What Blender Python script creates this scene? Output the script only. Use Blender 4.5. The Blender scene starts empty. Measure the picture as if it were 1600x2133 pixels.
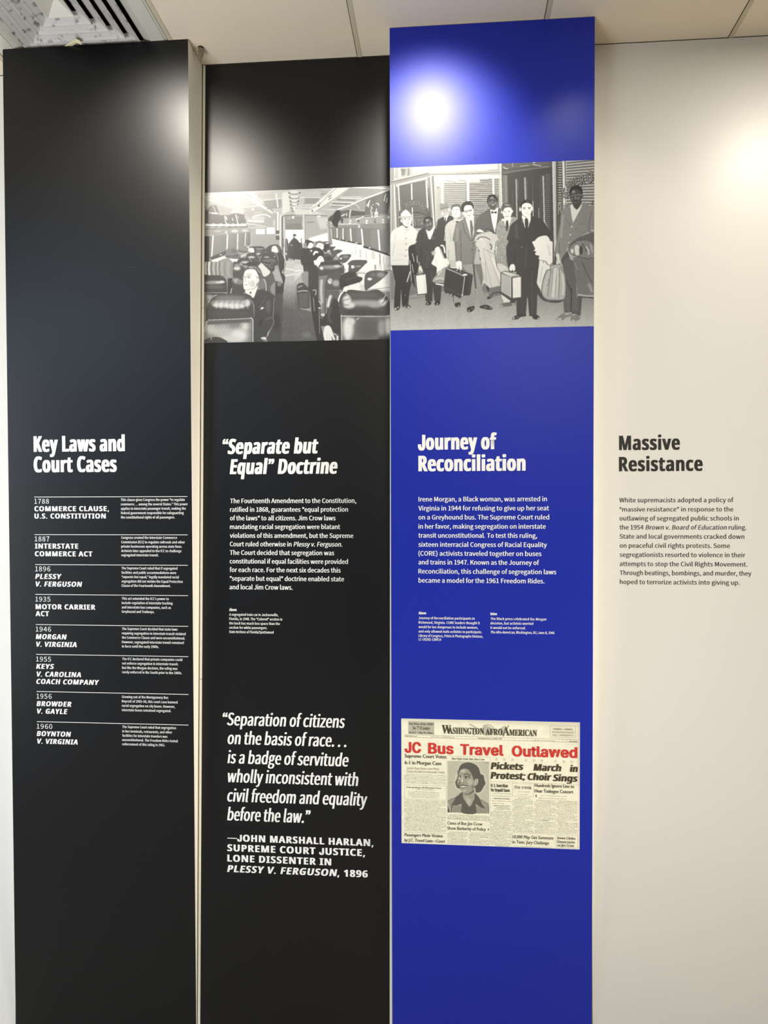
import bpy, math, random, os
import numpy as np
from mathutils import Matrix, Vector
random.seed(7)
rng = np.random.default_rng(7)
sc = bpy.context.scene
COL = sc.collection

# ------------------------------------------------------------------ camera
S = 1.46
DZ = -0.7412141265
F_PX, YAW, PITCH, ROLL = 1565.769693, -0.084037, 0.020334, 0.000593
CAM = np.array([0.0, -1.72 * S, 1.6])
ZC = 3.2008                      # ceiling height
FZ = -0.14                       # floor
FA, FB = 0.097061 * S, -0.041675   # front panels: y = -(FA + FB*(ZC-z))
def cam_axes():
    cy, sy, cp, sp = math.cos(YAW), math.sin(YAW), math.cos(PITCH), math.sin(PITCH)
    f = np.array([sy * cp, cy * cp, sp]); r = np.array([cy, -sy, 0.0]); u = np.cross(r, f)
    c, s = math.cos(ROLL), math.sin(ROLL)
    return c * r + s * u, -s * r + c * u, f
CR, CU, CF = cam_axes()
cd = bpy.data.cameras.new('camera')
cd.sensor_fit = 'HORIZONTAL'; cd.sensor_width = 36.0; cd.lens = F_PX / 1600.0 * 36.0
cd.clip_start = 0.05; cd.clip_end = 60
co = bpy.data.objects.new('camera', cd); COL.objects.link(co)
co.matrix_world = Matrix(((CR[0], CU[0], -CF[0], CAM[0]), (CR[1], CU[1], -CF[1], CAM[1]), (CR[2], CU[2], -CF[2], CAM[2]), (0, 0, 0, 1)))
sc.camera = co

# ------------------------------------------------------------------ world, lights, exposure
sc.view_settings.view_transform = 'Standard'
sc.view_settings.look = 'None'
sc.view_settings.gamma = 1.0
sc.view_settings.use_curve_mapping = False
sc.view_settings.exposure = 0.0
wd = bpy.data.worlds.new('world'); sc.world = wd; wd.use_nodes = True
wd.node_tree.nodes['Background'].inputs[0].default_value = (0.80, 0.86, 1.0, 1)
wd.node_tree.nodes['Background'].inputs[1].default_value = 0.05

def kelvin(warm):
    return {'warm': (1.0, 0.94, 0.83), 'cool': (0.54, 0.73, 1.0), 'day': (0.88, 0.93, 1.0), 'neutral': (1.0, 0.95, 0.86)}[warm]
def spot(name, loc, target, power, col, size=math.radians(110), blend=0.6, radius=0.045):
    l = bpy.data.lights.new(name, 'SPOT'); l.energy = power; l.color = kelvin(col)
    l.spot_size = size; l.spot_blend = blend; l.shadow_soft_size = radius
    o = bpy.data.objects.new(name, l); COL.objects.link(o); o.location = loc
    d = Vector(target) - Vector(loc); o.rotation_euler = d.to_track_quat('-Z', 'Y').to_euler(); return o
def area(name, loc, target, power, col, sx, sy, spread=180):
    l = bpy.data.lights.new(name, 'AREA'); l.shape = 'RECTANGLE'; l.size = sx; l.size_y = sy
    l.energy = power; l.color = kelvin(col); l.spread = math.radians(spread)
    o = bpy.data.objects.new(name, l); COL.objects.link(o); o.location = loc
    d = Vector(target) - Vector(loc); o.rotation_euler = d.to_track_quat('-Z', 'Y').to_euler(); return o
def disk(name, loc, target, power, col, size):
    o = area(name, loc, target, power, col, size, size); o.data.shape = 'DISK'; return o
# row of recessed ceiling lamps that graze the panels
spot('downlight_lamp', (-0.97, -0.70, 3.17), (-0.93, 0.0, 2.55), 46, 'warm', math.radians(84), 0.8, 0.04)
spot('downlight_lamp', (-0.06, -0.66, 3.17), (-0.05, 0.0, 2.68), 47, 'warm', math.radians(70), 0.8, 0.05)
spot('downlight_lamp', (0.447, -0.62, 3.17), (0.44, 0.0, 2.30), 4.5, 'warm', math.radians(70), 0.8, 0.03)
disk('downlight_lamp', (1.275, -0.74, 3.17), (1.275, -0.72, 0.0), 16.5, 'warm', 0.10)
# daylight on the left end, a cool ceiling panel lamp, and added fill lights
area('side_light', (-3.1, -1.3, 1.5), (-1.75, 0.0, 1.2), 10, 'day', 0.9, 2.0, 80)
area('side_light', (3.0, -1.1, 1.1), (-0.845, -0.07, 1.2), 10, 'warm', 0.8, 1.8, 45)  # added warm fill aimed at the first panel's side, not a real window
area('ceiling_fill_light', (-1.7, -2.9, 0.25), (-1.4, -1.3, 3.2), 22, 'day', 1.4, 1.2, 72)  # added upward fill to brighten the left of the ceiling, no real lamp
area('overhead_light', (-3.3, -4.2, 3.15), (-3.3, -4.2, 0.0), 132, 'cool', 1.4, 0.8)
area('overhead_light', (0.9, -4.6, 3.15), (0.9, -4.6, 0.0), 140, 'neutral', 1.2, 0.6)  # added front fill that brightens the cream and blue panels

# ------------------------------------------------------------------ helpers
def lin(c):
    return tuple(((v / 255) / 12.92 if v / 255 <= 0.04045 else ((v / 255 + 0.055) / 1.055) ** 2.4) for v in c)
def mat(name, rgb, rough=0.5, spec=0.5, coat=0.0, coat_rough=0.1, bump=0.0, bscale=200.0, metal=0.0, mottle=0.0, mscale=6.0, dirt=0.0):
    m = bpy.data.materials.new(name); m.use_nodes = True; nt = m.node_tree; b = nt.nodes['Principled BSDF']
    c = lin(rgb) + (1,)
    b.inputs['Base Color'].default_value = c; b.inputs['Roughness'].default_value = rough
    b.inputs['Specular IOR Level'].default_value = spec; b.inputs['Metallic'].default_value = metal
    b.inputs['Coat Weight'].default_value = coat; b.inputs['Coat Roughness'].default_value = coat_rough
    tc = nt.nodes.new('ShaderNodeTexCoord')
    if mottle > 0 or dirt > 0:
        n = nt.nodes.new('ShaderNodeTexNoise'); n.inputs['Scale'].default_value = mscale; n.inputs['Detail'].default_value = 8 if dirt else 3
        nt.links.new(tc.outputs['Object'], n.inputs['Vector'])
        r = nt.nodes.new('ShaderNodeValToRGB')
        k = dirt if dirt > 0 else mottle
        if dirt > 0:
            r.color_ramp.elements[0].position = 0.56; r.color_ramp.elements[1].position = 0.68
            r.color_ramp.elements[0].color = (1, 1, 1, 1); r.color_ramp.elements[1].color = (1 - k, 1 - k, 1 - k, 1)
        else:
            r.color_ramp.elements[0].position = 0.35; r.color_ramp.elements[1].position = 0.65
            r.color_ramp.elements[0].color = (1 - k, 1 - k, 1 - k, 1); r.color_ramp.elements[1].color = (1, 1, 1, 1)
        nt.links.new(n.outputs['Fac'], r.inputs['Fac'])
        mx = nt.nodes.new('ShaderNodeMix'); mx.data_type = 'RGBA'; mx.blend_type = 'MULTIPLY'; mx.inputs['Factor'].default_value = 1
        mx.inputs['A'].default_value = c; nt.links.new(r.outputs['Color'], mx.inputs['B']); nt.links.new(mx.outputs['Result'], b.inputs['Base Color'])
    if bump > 0:
        n2 = nt.nodes.new('ShaderNodeTexNoise'); n2.inputs['Scale'].default_value = bscale; n2.inputs['Detail'].default_value = 3
        nt.links.new(tc.outputs['Object'], n2.inputs['Vector'])
        bp = nt.nodes.new('ShaderNodeBump'); bp.inputs['Strength'].default_value = bump; bp.inputs['Distance'].default_value = 0.002
        nt.links.new(n2.outputs['Fac'], bp.inputs['Height']); nt.links.new(bp.outputs['Normal'], b.inputs['Normal'])
    return m
def attr_mat(name, rough, spec=0.5, coat=0.0):
    m = bpy.data.materials.new(name); m.use_nodes = True; nt = m.node_tree; b = nt.nodes['Principled BSDF']
    a = nt.nodes.new('ShaderNodeVertexColor'); a.layer_name = 'print'
    nt.links.new(a.outputs['Color'], b.inputs['Base Color']); b.inputs['Roughness'].default_value = rough
    b.inputs['Specular IOR Level'].default_value = spec; b.inputs['Coat Weight'].default_value = coat; b.inputs['Coat Roughness'].default_value = 0.40
    return m

def obj(name, verts, faces, m=None, parent=None, loc=(0, 0, 0), mats=None, fm=None, smooth=False):
    me = bpy.data.meshes.new(name)
    v = np.asarray(verts, dtype=float) - np.asarray(loc, dtype=float)
    me.from_pydata(v.tolist(), [], faces); me.update()
    for mm in (mats or [m]):
        if mm: me.materials.append(mm)
    if fm: me.polygons.foreach_set('material_index', fm)
    if smooth: me.polygons.foreach_set('use_smooth', [True] * len(me.polygons))
    o = bpy.data.objects.new(name, me); COL.objects.link(o)
    if parent is not None:
        o.parent = parent
    else:
        o.location = loc
    return o
def child(name, verts, faces, m, parent, origin, **k):
    """part: vertices given in world space, parent root(s) placed at 'origin' in world"""
    return obj(name, verts, faces, m, parent, loc=origin, **k)
def thing(name, label, cat, loc, group=None):
    o = bpy.data.objects.new(name, None); COL.objects.link(o); o.location = loc; o.empty_display_size = 0.1
    o['label'] = label; o['category'] = cat
    if group: o['group'] = group
    return o
def struct(o, label=None):
    o['kind'] = 'structure'
    if label: o['label'] = label
    return o
def boxv(x0, x1, y0, y1, z0, z1):
    v = [(x0, y0, z0), (x1, y0, z0), (x1, y1, z0), (x0, y1, z0), (x0, y0, z1), (x1, y0, z1), (x1, y1, z1), (x0, y1, z1)]
    f = [(0, 3, 2, 1), (4, 5, 6, 7), (0, 1, 5, 4), (1, 2, 6, 5), (2, 3, 7, 6), (3, 0, 4, 7)]
    return v, f

# planes: 'f' the two leaning front panels, 'r' the flat rear panels
def yplane(s, z): return -(FA + FB * (ZC - z)) if s == 'f' else 0.0
def ray(px, py):
    d = CF * F_PX + CR * (px - 800.0) - CU * (py - 1066.5); return d
def hit(px, py, s, off=0.0):
    """point on the face of a panel seen at a measured place of the photograph"""
    d = ray(px, py); a, b = (FA, FB) if s == 'f' else (0.0, 0.0)
    t = -(CAM[1] + a + off + b * (ZC - CAM[2])) / (d[1] - b * d[2]); return CAM + t * d
def face_pt(x, z, s, off=0.0):
    x = np.asarray(x, float); z = np.asarray(z, float)
    y = -(FA + FB * (ZC - z)) if s == 'f' else np.zeros_like(z)
    return np.stack([x, y - off, z], -1)
def project(p):
    q = np.asarray(p) - CAM; w = q @ CF
    return 800.0 + F_PX * (q @ CR) / w, 1066.5 - F_PX * (q @ CU) / w

# ------------------------------------------------------------------ lettering
FD = bpy.utils.system_resource('DATAFILES', path='fonts')
def load_font(n):
    try: return bpy.data.fonts.load(os.path.join(FD, n))
    except Exception: return None
FONTS = {'sans': load_font('Noto Sans CJK Regular.woff2'), 'inter': load_font('Inter.woff2'),
         'math': load_font('NotoSansMath-Regular.woff2'), 'bf': None}
_tc = bpy.data.curves.new('glyph', 'FONT'); _to = bpy.data.objects.new('glyph', _tc); COL.objects.link(_to)
_G = {}
def _mesh(txt, font, res, off):
    _tc.body = txt; _tc.size = 1.0; _tc.resolution_u = res; _tc.offset = off
    if FONTS.get(font): _tc.font = FONTS[font]
    else: _tc.font = BF
    dg = bpy.context.evaluated_depsgraph_get(); dg.update()
    me = _to.evaluated_get(dg).to_mesh()
    n = len(me.vertices); v = np.zeros(n * 3); me.vertices.foreach_get('co', v); v = v.reshape(-1, 3)[:, :2].copy()
    me.calc_loop_triangles(); t = np.zeros(len(me.loop_triangles) * 3, dtype=int); me.loop_triangles.foreach_get('vertices', t)
    _to.evaluated_get(dg).to_mesh_clear()
    return v, t.reshape(-1, 3)
BF = _tc.font
def glyph(ch, font, res=2, off=0.0):
    k = (ch, font, res, off)
    if k in _G: return _G[k]
    src = ch
    if font in ('serifb',):
        o = ord(ch)
        src = chr(0x1D400 + o - 65) if 65 <= o <= 90 else chr(0x1D41A + o - 97) if 97 <= o <= 122 else chr(0x1D7CE + o - 48) if 48 <= o <= 57 else ch
        ff = 'math'
    elif font == 'mathb':
        o = ord(ch)
        src = chr(0x1D5D4 + o - 65) if 65 <= o <= 90 else chr(0x1D5EE + o - 97) if 97 <= o <= 122 else chr(0x1D7EC + o - 48) if 48 <= o <= 57 else ch
        ff = 'math'
    else: ff = font
    if ch in '“”—–’' and ff != 'inter': ff = 'bf' if (font == 'mathb' or res == 3) and ch in '“”' else 'inter'
    if font == 'mathb' and ch == 'J': ff, src, off = 'inter', 'J', 0.022
    hv, _ = _mesh('HH', ff, res, off); hw = hv[:, 0].max() - hv[:, 0].min()
    cv, _ = _mesh('H' + src + 'H', ff, res, off)
    adv = (cv[:, 0].max() - cv[:, 0].min()) - hw
    cap = hv[:, 1].max() - hv[:, 1].min()
    if ch == ' ': v, t = np.zeros((0, 2)), np.zeros((0, 3), int)
    else:
        v, t = _mesh(src, ff, res, off)
    g = (v / cap, t, adv / cap); _G[k] = g; return g
def layout(runs, res, off, track):
    """runs: list of (text, font, shear) -> vertices, triangles in cap-height units"""
    V, T, x, nv = [], [], 0.0, 0
    for txt, font, shear in runs:
        for ch in txt:
            v, t, a = glyph(ch, font, res, off)
            if len(v):
                w = v.copy(); w[:, 0] += x + shear * w[:, 1]; V.append(w); T.append(t + nv); nv += len(w)
            x += a + track
    return np.concatenate(V), np.concatenate(T)
def text_geo(lines, cap_px, s, font='sans', shear=0.0, smear=0.0, off=0.0, track=0.0, res=2, lift=0.0005, layers=None):
    """lines: (text or runs, left px, baseline px, right px). Flat vinyl letters on panel plane s."""
    VV, TT, n = [], [], 0
    for txt, xl, yb, xr in lines:
        runs = [(txt, font, shear)] if isinstance(txt, str) else [(a, b if b else font, c) for a, b, c in txt]
        v, t = layout(runs, res, off, track)
        p0 = hit(xl, yb, s); p1 = hit(xr, yb, s)
        m_px = (p1[0] - p0[0]) / (xr - xl)
        cap = cap_px * m_px
        x0, x1 = v[:, 0].min(), v[:, 0].max()
        sm = smear * cap
        W = (p1[0] - p0[0]) - 2 * sm
        hx = W / (x1 - x0)
        nl = 1 if smear == 0 else (layers or (5 if cap_px > 22 else 3))
        for i in range(nl):
            dx = 0 if nl == 1 else (-sm + 2 * sm * i / (nl - 1))
            X = p0[0] + sm + (v[:, 0] - x0) * hx + dx; Z = p0[2] + v[:, 1] * cap
            VV.append(face_pt(X, Z, s, lift + 0.00004 * i)); TT.append(t + n); n += len(v)
    return np.concatenate(VV), np.concatenate(TT)
def text_obj(name, lines, cap_px, s, m, parent, origin, **k):
    v, t = text_geo(lines, cap_px, s, **k)
    me = bpy.data.meshes.new(name); v = v - np.asarray(origin)
    me.vertices.add(len(v)); me.vertices.foreach_set('co', v.ravel())
    me.loops.add(len(t) * 3); me.loops.foreach_set('vertex_index', t.ravel().astype(np.int32))
    me.polygons.add(len(t)); me.polygons.foreach_set('loop_start', np.arange(0, len(t) * 3, 3, dtype=np.int32))
    me.update(calc_edges=True); me.materials.append(m)
    o = bpy.data.objects.new(name, me); COL.objects.link(o); o.parent = parent
    return o

# ------------------------------------------------------------------ a small raster painter for the printed photographs
class Paint:
    def __init__(s, x0, y0, x1, y1, k, base):
        s.x0, s.y0, s.k = x0, y0, k; s.w = int((x1 - x0) * k); s.h = int((y1 - y0) * k)
        s.c = np.full((s.h, s.w), float(base)); s.t = (0, 0, 1)
    def tile(s, x, y, z): s.t = (x, y, z)
    def cv(s, pts):
        p = np.asarray(pts, float); x, y, z = s.t
        return np.stack([(x + p[:, 0] / z - s.x0) * s.k, (y + p[:, 1] / z - s.y0) * s.k], 1)
    def spl(s, p, closed):
        n = len(p)
        if n < 3: return p
        out = []; m = n if closed else n - 1
        for i in range(m):
            a, b, c, d = (p[(i - 1) % n], p[i], p[(i + 1) % n], p[(i + 2) % n]) if closed else (p[max(i - 1, 0)], p[i], p[i + 1], p[min(i + 2, n - 1)])
            for t in (0, .25, .5, .75):
                out.append(0.5 * ((2 * b) + (c - a) * t + (2 * a - 5 * b + 4 * c - d) * t * t + (3 * b - a - 3 * c + d) * t ** 3))
        if not closed: out.append(p[-1])
        return np.array(out)
    def mask(s, p, pad=0):
        x0 = max(int(p[:, 0].min()) - pad, 0); x1 = min(int(p[:, 0].max()) + 2 + pad, s.w)
        y0 = max(int(p[:, 1].min()) - pad, 0); y1 = min(int(p[:, 1].max()) + 2 + pad, s.h)
        if x1 <= x0 or y1 <= y0: return None
        m = np.zeros((y1 - y0, x1 - x0)); a = p; b = np.roll(p, -1, 0)
        for r in range(y1 - y0):
            y = y0 + r + 0.5
            k = (a[:, 1] <= y) != (b[:, 1] <= y)
            if not k.any(): continue
            xs = np.sort(a[k, 0] + (y - a[k, 1]) * (b[k, 0] - a[k, 0]) / (b[k, 1] - a[k, 1]))
            for i in range(0, len(xs) - 1, 2):
                l = int(round(xs[i])) - x0; q = int(round(xs[i + 1])) - x0
                if q > l: m[r, max(l, 0):max(q, 0)] = 1
        return m, x0, y0
    @staticmethod
    def blur(a, r):
        r = int(r)
        if r < 1: return a
        for ax in (0, 1):
            for _ in range(2):
                pad = [(0, 0), (0, 0)]; pad[ax] = (r + 1, r)
                c = np.cumsum(np.pad(a, pad, mode='edge'), axis=ax); n = a.shape[ax]
                a = (np.take(c, range(2 * r + 1, 2 * r + 1 + n), ax) - np.take(c, range(0, n), ax)) / (2 * r + 1)
        return a
    def put(s, p, g, bl, al, tex=0):
        bl = bl * s.k / s.t[2]
        r = s.mask(p, int(bl * 2.2) + 1 if bl >= 1 else 0)
        if r is None: return
        m, x0, y0 = r
        if bl >= 1: m = s.blur(m, bl)
        m = m * al; v = s.c[y0:y0 + m.shape[0], x0:x0 + m.shape[1]]
        gg = g
        if tex: gg = g + s.blur(rng.normal(0, 1, m.shape), 1) * tex * 2.5
        v[...] = v * (1 - m) + gg * m
    def P(s, g, pts, bl=0, al=1, tex=0): s.put(s.cv(pts), g, bl, al, tex)
    def Q(s, g, pts, bl=0, al=1, tex=0): s.put(s.spl(s.cv(pts), True), g, bl, al, tex)
    def E(s, g, cx, cy, rx, ry, bl=0, al=1, rot=0, tex=0):
        t = np.linspace(0, 2 * math.pi, 24, endpoint=False); c, n = math.cos(rot), math.sin(rot)
        X, Y = rx * np.cos(t), ry * np.sin(t)
        s.put(s.cv(np.stack([cx + X * c - Y * n, cy + X * n + Y * c], 1)), g, bl, al, tex)
    def L(s, g, pts, w, bl=0, al=1, sm=True):
        p = s.cv(pts)
        if sm: p = s.spl(p, False)
        w = max(w * s.k / s.t[2], 1.2) / 2
        d = np.gradient(p, axis=0); d /= np.maximum(np.linalg.norm(d, axis=1, keepdims=True), 1e-6)
        n = np.stack([-d[:, 1], d[:, 0]], 1) * w
        s.put(np.concatenate([p + n, (p - n)[::-1]]), g, bl, al)
    def R(s, g, x0, y0, x1, y1, bl=0, al=1, tex=0): s.P(g, [(x0, y0), (x1, y0), (x1, y1), (x0, y1)], bl, al, tex)
    def G(s, pts, g0, g1, a, b, tex=0):
        """polygon filled with a vertical tone ramp of the print, g0 at tile height a, g1 at b"""
        p = s.cv(pts); r = s.mask(p)
        if r is None: return
        m, x0, y0 = r; z = s.t
        ya = (z[1] + a / z[2] - s.y0) * s.k; yb = (z[1] + b / z[2] - s.y0) * s.k
        t = np.clip((np.arange(m.shape[0]) + y0 - ya) / (yb - ya), 0, 1)[:, None]
        g = g0 + (g1 - g0) * t
        if tex: g = g + s.blur(rng.normal(0, 1, m.shape), 1) * tex * 2.5
        v = s.c[y0:y0 + m.shape[0], x0:x0 + m.shape[1]]; v[...] = v * (1 - m) + g * m
    def txt(s, ch, cx, cy, h, g, rot=0, font='mathb', wx=1.0):
        v, t, a = glyph(ch, font, 2, 0.0); v = v - [(v[:, 0].min() + v[:, 0].max()) / 2, 0.5]
        c, n = math.cos(rot), math.sin(rot); X = v[:, 0] * h * wx; Y = -v[:, 1] * h
        q = np.stack([cx + X * c - Y * n, cy + X * n + Y * c], 1)
        for tri in t: s.P(g, q[tri])
    def done(s, b=0.8, noise=3.0):
        s.c = s.blur(s.c, b); s.c = s.c + s.blur(rng.normal(0, 1, s.c.shape), 1) * noise * 2
        s.c = np.clip(s.c, 0, 255)
    def sample(s, px, py):
        X = np.clip((px - s.x0) * s.k - 0.5, 0, s.w - 1.001); Y = np.clip((py - s.y0) * s.k - 0.5, 0, s.h - 1.001)
        i, j = X.astype(int), Y.astype(int); fx, fy = X - i, Y - j; c = s.c
        return (c[j, i] * (1 - fx) + c[j, i + 1] * fx) * (1 - fy) + (c[j + 1, i] * (1 - fx) + c[j + 1, i + 1] * fx) * fy

def print_sheet(name, x0, x1, z0, z1, s, paint, dens, m, parent, origin, tint_lo, tint_hi, lift=0.0004):
    """a printed sheet: fine grid whose colour attribute carries the flat print"""
    nx = int((x1 - x0) / 0.00160 * dens); nz = int((z1 - z0) / 0.00160 * dens)
    X, Z = np.meshgrid(np.linspace(x0, x1, nx + 1), np.linspace(z0, z1, nz + 1))
    p = face_pt(X.ravel(), Z.ravel(), s, lift); px, py = project(p)
    g = paint.sample(px, py) / 255.0
    lo, hi = np.array(tint_lo) / 255.0, np.array(tint_hi) / 255.0
    srgb = lo + (hi - lo) * g[:, None]
    l = np.where(srgb <= 0.04045, srgb / 12.92, ((srgb + 0.055) / 1.055) ** 2.4)
    i = np.arange(nx * nz); a = i // nx * (nx + 1) + i % nx
    q = np.stack([a, a + 1, a + nx + 2, a + nx + 1], 1).astype(np.int32)
    me = bpy.data.meshes.new(name); p = p - np.asarray(origin)
    me.vertices.add(len(p)); me.vertices.foreach_set('co', p.ravel())
    me.loops.add(len(q) * 4); me.loops.foreach_set('vertex_index', q.ravel())
    me.polygons.add(len(q)); me.polygons.foreach_set('loop_start', np.arange(0, len(q) * 4, 4, dtype=np.int32))
    me.update(calc_edges=True)
    at = me.color_attributes.new('print', 'FLOAT_COLOR', 'POINT')
    at.data.foreach_set('color', np.concatenate([l, np.ones((len(l), 1))], 1).ravel())
    me.materials.append(m)
    o = bpy.data.objects.new(name, me); COL.objects.link(o); o.parent = parent; return o

# ------------------------------------------------------------------ materials
M = {}
M['ceil'] = mat('ceiling_tile_paint', (232, 217, 193), 0.9, 0.2, bump=0.08, bscale=260, mottle=0.06, mscale=2.0)
M['tee'] = mat('tee_bar_paint', (198, 187, 160), 0.6, 0.3)
M['wall'] = mat('wall_paint', (236, 234, 226), 0.75, 0.3)
M['floor'] = mat('floor_vinyl', (196, 188, 176), 0.55, 0.4, mottle=0.2, mscale=3)
M['black'] = mat('black_laminate', (6, 7, 9), 0.3, 0.03, coat=0.8, coat_rough=0.40, bump=0.05, bscale=500)
M['blue'] = mat('blue_laminate', (12, 36, 163), 0.3, 0.03, coat=0.8, coat_rough=0.40, bump=0.04, bscale=500)
M['cream'] = mat('cream_laminate', (224, 221, 214), 0.3, 0.03, coat=0.8, coat_rough=0.40, bump=0.03, bscale=300)
M['edge'] = mat('white_board_edge', (240, 236, 222), 0.6, 0.3)
M['white_vinyl'] = mat('white_vinyl_letters', (251, 251, 247), 0.45, 0.3)
M['dark_vinyl'] = mat('dark_vinyl_letters', (34, 34, 28), 0.45, 0.4)
M['grey_vinyl'] = mat('grey_vinyl_letters', (46, 44, 38), 0.45, 0.4)
M['print'] = attr_mat('photo_print', 0.3, 0.03, 0.8)
M['ink'] = mat('newspaper_ink', (78, 68, 52), 0.5, 0.3)
M['ink2'] = mat('newspaper_faint_ink', (128, 114, 88), 0.5, 0.3)
M['red'] = mat('newspaper_red_ink', (214, 62, 54), 0.5, 0.3)
M['diff'] = mat('diffuser_enamel', (198, 193, 186), 0.5, 0.4, dirt=0.65, mscale=42)
M['diffclean'] = mat('diffuser_frame_enamel', (206, 202, 188), 0.5, 0.4)
M['dark'] = mat('dark_duct', (14, 13, 12), 0.9, 0.1)
M['steel'] = mat('dark_threaded_steel', (62, 52, 40), 0.45, 0.6, metal=0.6)
M['steel2'] = mat('pale_thread', (176, 162, 134), 0.4, 0.6, metal=0.3)
M['tape'] = mat('cream_tape', (226, 214, 176), 0.6, 0.3)
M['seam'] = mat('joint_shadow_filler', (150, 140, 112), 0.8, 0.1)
M['scuff'] = mat('pale_scuff', (206, 214, 240), 0.7, 0.2)
M['smudge'] = mat('faint_smudge', (52, 66, 176), 0.55, 0.3)
M['stain'] = mat('dark_blue_speck', (40, 44, 104), 0.5, 0.3)

# ------------------------------------------------------------------ setting
v, f = boxv(-5, 4.5, -7, 0.3, FZ - 0.12, FZ)
struct(obj('floor', v, f, M['floor']), 'plain floor below the exhibit panels')
v, f = boxv(-5, 4.5, 0.0185, 0.16, FZ, 3.32)
struct(obj('wall_back', v, f, M['wall']), 'painted wall behind the row of exhibit panels')
v, f = boxv(-5, 4.5, -7, 0.0, ZC + 0.26, ZC + 0.32)
ceiling = struct(obj('ceiling', v, f, M['dark']), 'suspended ceiling of beige tiles in a slim metal grid')
TB = [-0.9055 + 0.61 * i for i in range(-5, 9)]
YB = [0.0 - 0.0055 - 0.61 * i for i in range(0, 11)]
tile_me = None
for i in range(len(TB) - 1):
    for j in range(len(YB) - 1):
        x0, x1, y1, y0 = TB[i] + 0.004, TB[i + 1] - 0.004, YB[j] - 0.004, YB[j + 1] + 0.004
        if x0 > 4.4 or x1 < -4.9: continue
        if j == 0: y1 = -0.0004
        if abs((x0 + x1) / 2 + 1.2105) < 0.1 and j == 0: continue      # the diffuser fills this bay
        if tile_me is None:
            w, d = x1 - x0, y1 - y0
            v, f = boxv(-w / 2, w / 2, -d / 2, d / 2, 0, 0.015)
            t = obj('ceiling_tile', v, f, M['ceil']); tile_me = t.data
        else:
            t = bpy.data.objects.new('ceiling_tile', tile_me); COL.objects.link(t)
        t.parent = ceiling; t.location = ((x0 + x1) / 2, (y0 + y1) / 2, ZC + 0.0012)
for i, x in enumerate(TB):
    v, f = boxv(x - 0.0072, x + 0.0072, -6.2, -0.001, ZC - 0.001, ZC + 0.03)
    o = obj('tee_bar', v, f, M['tee'], parent=ceiling)
    v, f = boxv(x - 0.0092, x - 0.0075, -6.2, -0.001, ZC + 0.0001, ZC + 0.02)   # recessed gap beside the flange
    o = obj('tee_reveal', v, f, M['dark'], parent=ceiling)
for y in YB[1:]:
    v, f = boxv(-3.95, 4.4, y - 0.0072, y + 0.0072, ZC - 0.0006, ZC + 0.03)
    obj('cross_tee_bar', v, f, M['tee'], parent=ceiling)

# ------------------------------------------------------------------ ceiling air diffuser
DC = np.array([-1.2095, -0.3135, ZC + 0.0088])
dif = thing('air_diffuser', 'square four-way ceiling air diffuser with nested vanes speckled with dust', 'air vent', tuple(DC))
def sq(h, z): return [(-h, -h, z), (h, -h, z), (h, h, z), (-h, h, z)]
def ringsurf(prof, close=False):
    V, Fc = [], []
    for h, z in prof: V += sq(h, z)
    n = len(prof); rng_ = range(n if close else n - 1)
    for i in rng_:
        j = (i + 1) % n
        for k in range(4):
            a, b = i * 4 + k, i * 4 + (k + 1) % 4; c, d = j * 4 + (k + 1) % 4, j * 4 + k
            Fc.append((a, b, c, d))
    return V, Fc
def dadd(name, V, Fc, m):
    o = obj(name, V, Fc, m); o.parent = dif; return o
V, Fc = ringsurf([(0.3045, 0.004), (0.3045, -0.004), (0.286, -0.005), (0.284, -0.0075), (0.2385, -0.0085), (0.2365, -0.006), (0.203, 0.016), (0.204, 0.018), (0.262, 0.006)], True)
dadd('frame', V, Fc, M['diffclean'])
for h in (0.083, 0.1215, 0.1595, 0.199):
    tip = -0.006
    V, Fc = ringsurf([(h, tip), (h + 0.0015, tip + 0.0015), (h - 0.004, tip + 0.0065), (h - 0.020, tip + 0.0165), (h - 0.035, tip + 0.023),
                      (h - 0.036, tip + 0.0215), (h - 0.021, tip + 0.0150), (h - 0.007, tip + 0.0055), (h - 0.0022, tip + 0.0004)], True)
    dadd('vane', V, Fc, M['diff'])
h = 0.0445
V = sq(h, -0.006) + sq(h - 0.002, -0.0055) + [(0, 0, 0.030)] + sq(h - 0.001, 0.0) 
Fc = [(k, (k + 1) % 4, 4 + (k + 1) % 4, 4 + k) for k in range(4)] + [(4 + k, 4 + (k + 1) % 4, 8) for k in range(4)] + [(k, 9 + k, 9 + (k + 1) % 4, (k + 1) % 4) for k in range(4)]
dadd('centre_cone', V, Fc, M['diffclean'])
V, Fc = ringsurf([(0.222, 0.036), (0.225, 0.20)]); Fc.append((4, 5, 6, 7))
dadd('duct_neck', V, Fc, M['dark'])
V, Fc = ringsurf([(0.222, 0.036), (0.3, 0.037)]); dadd('back_flange', V, Fc, M['dark'])

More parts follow.
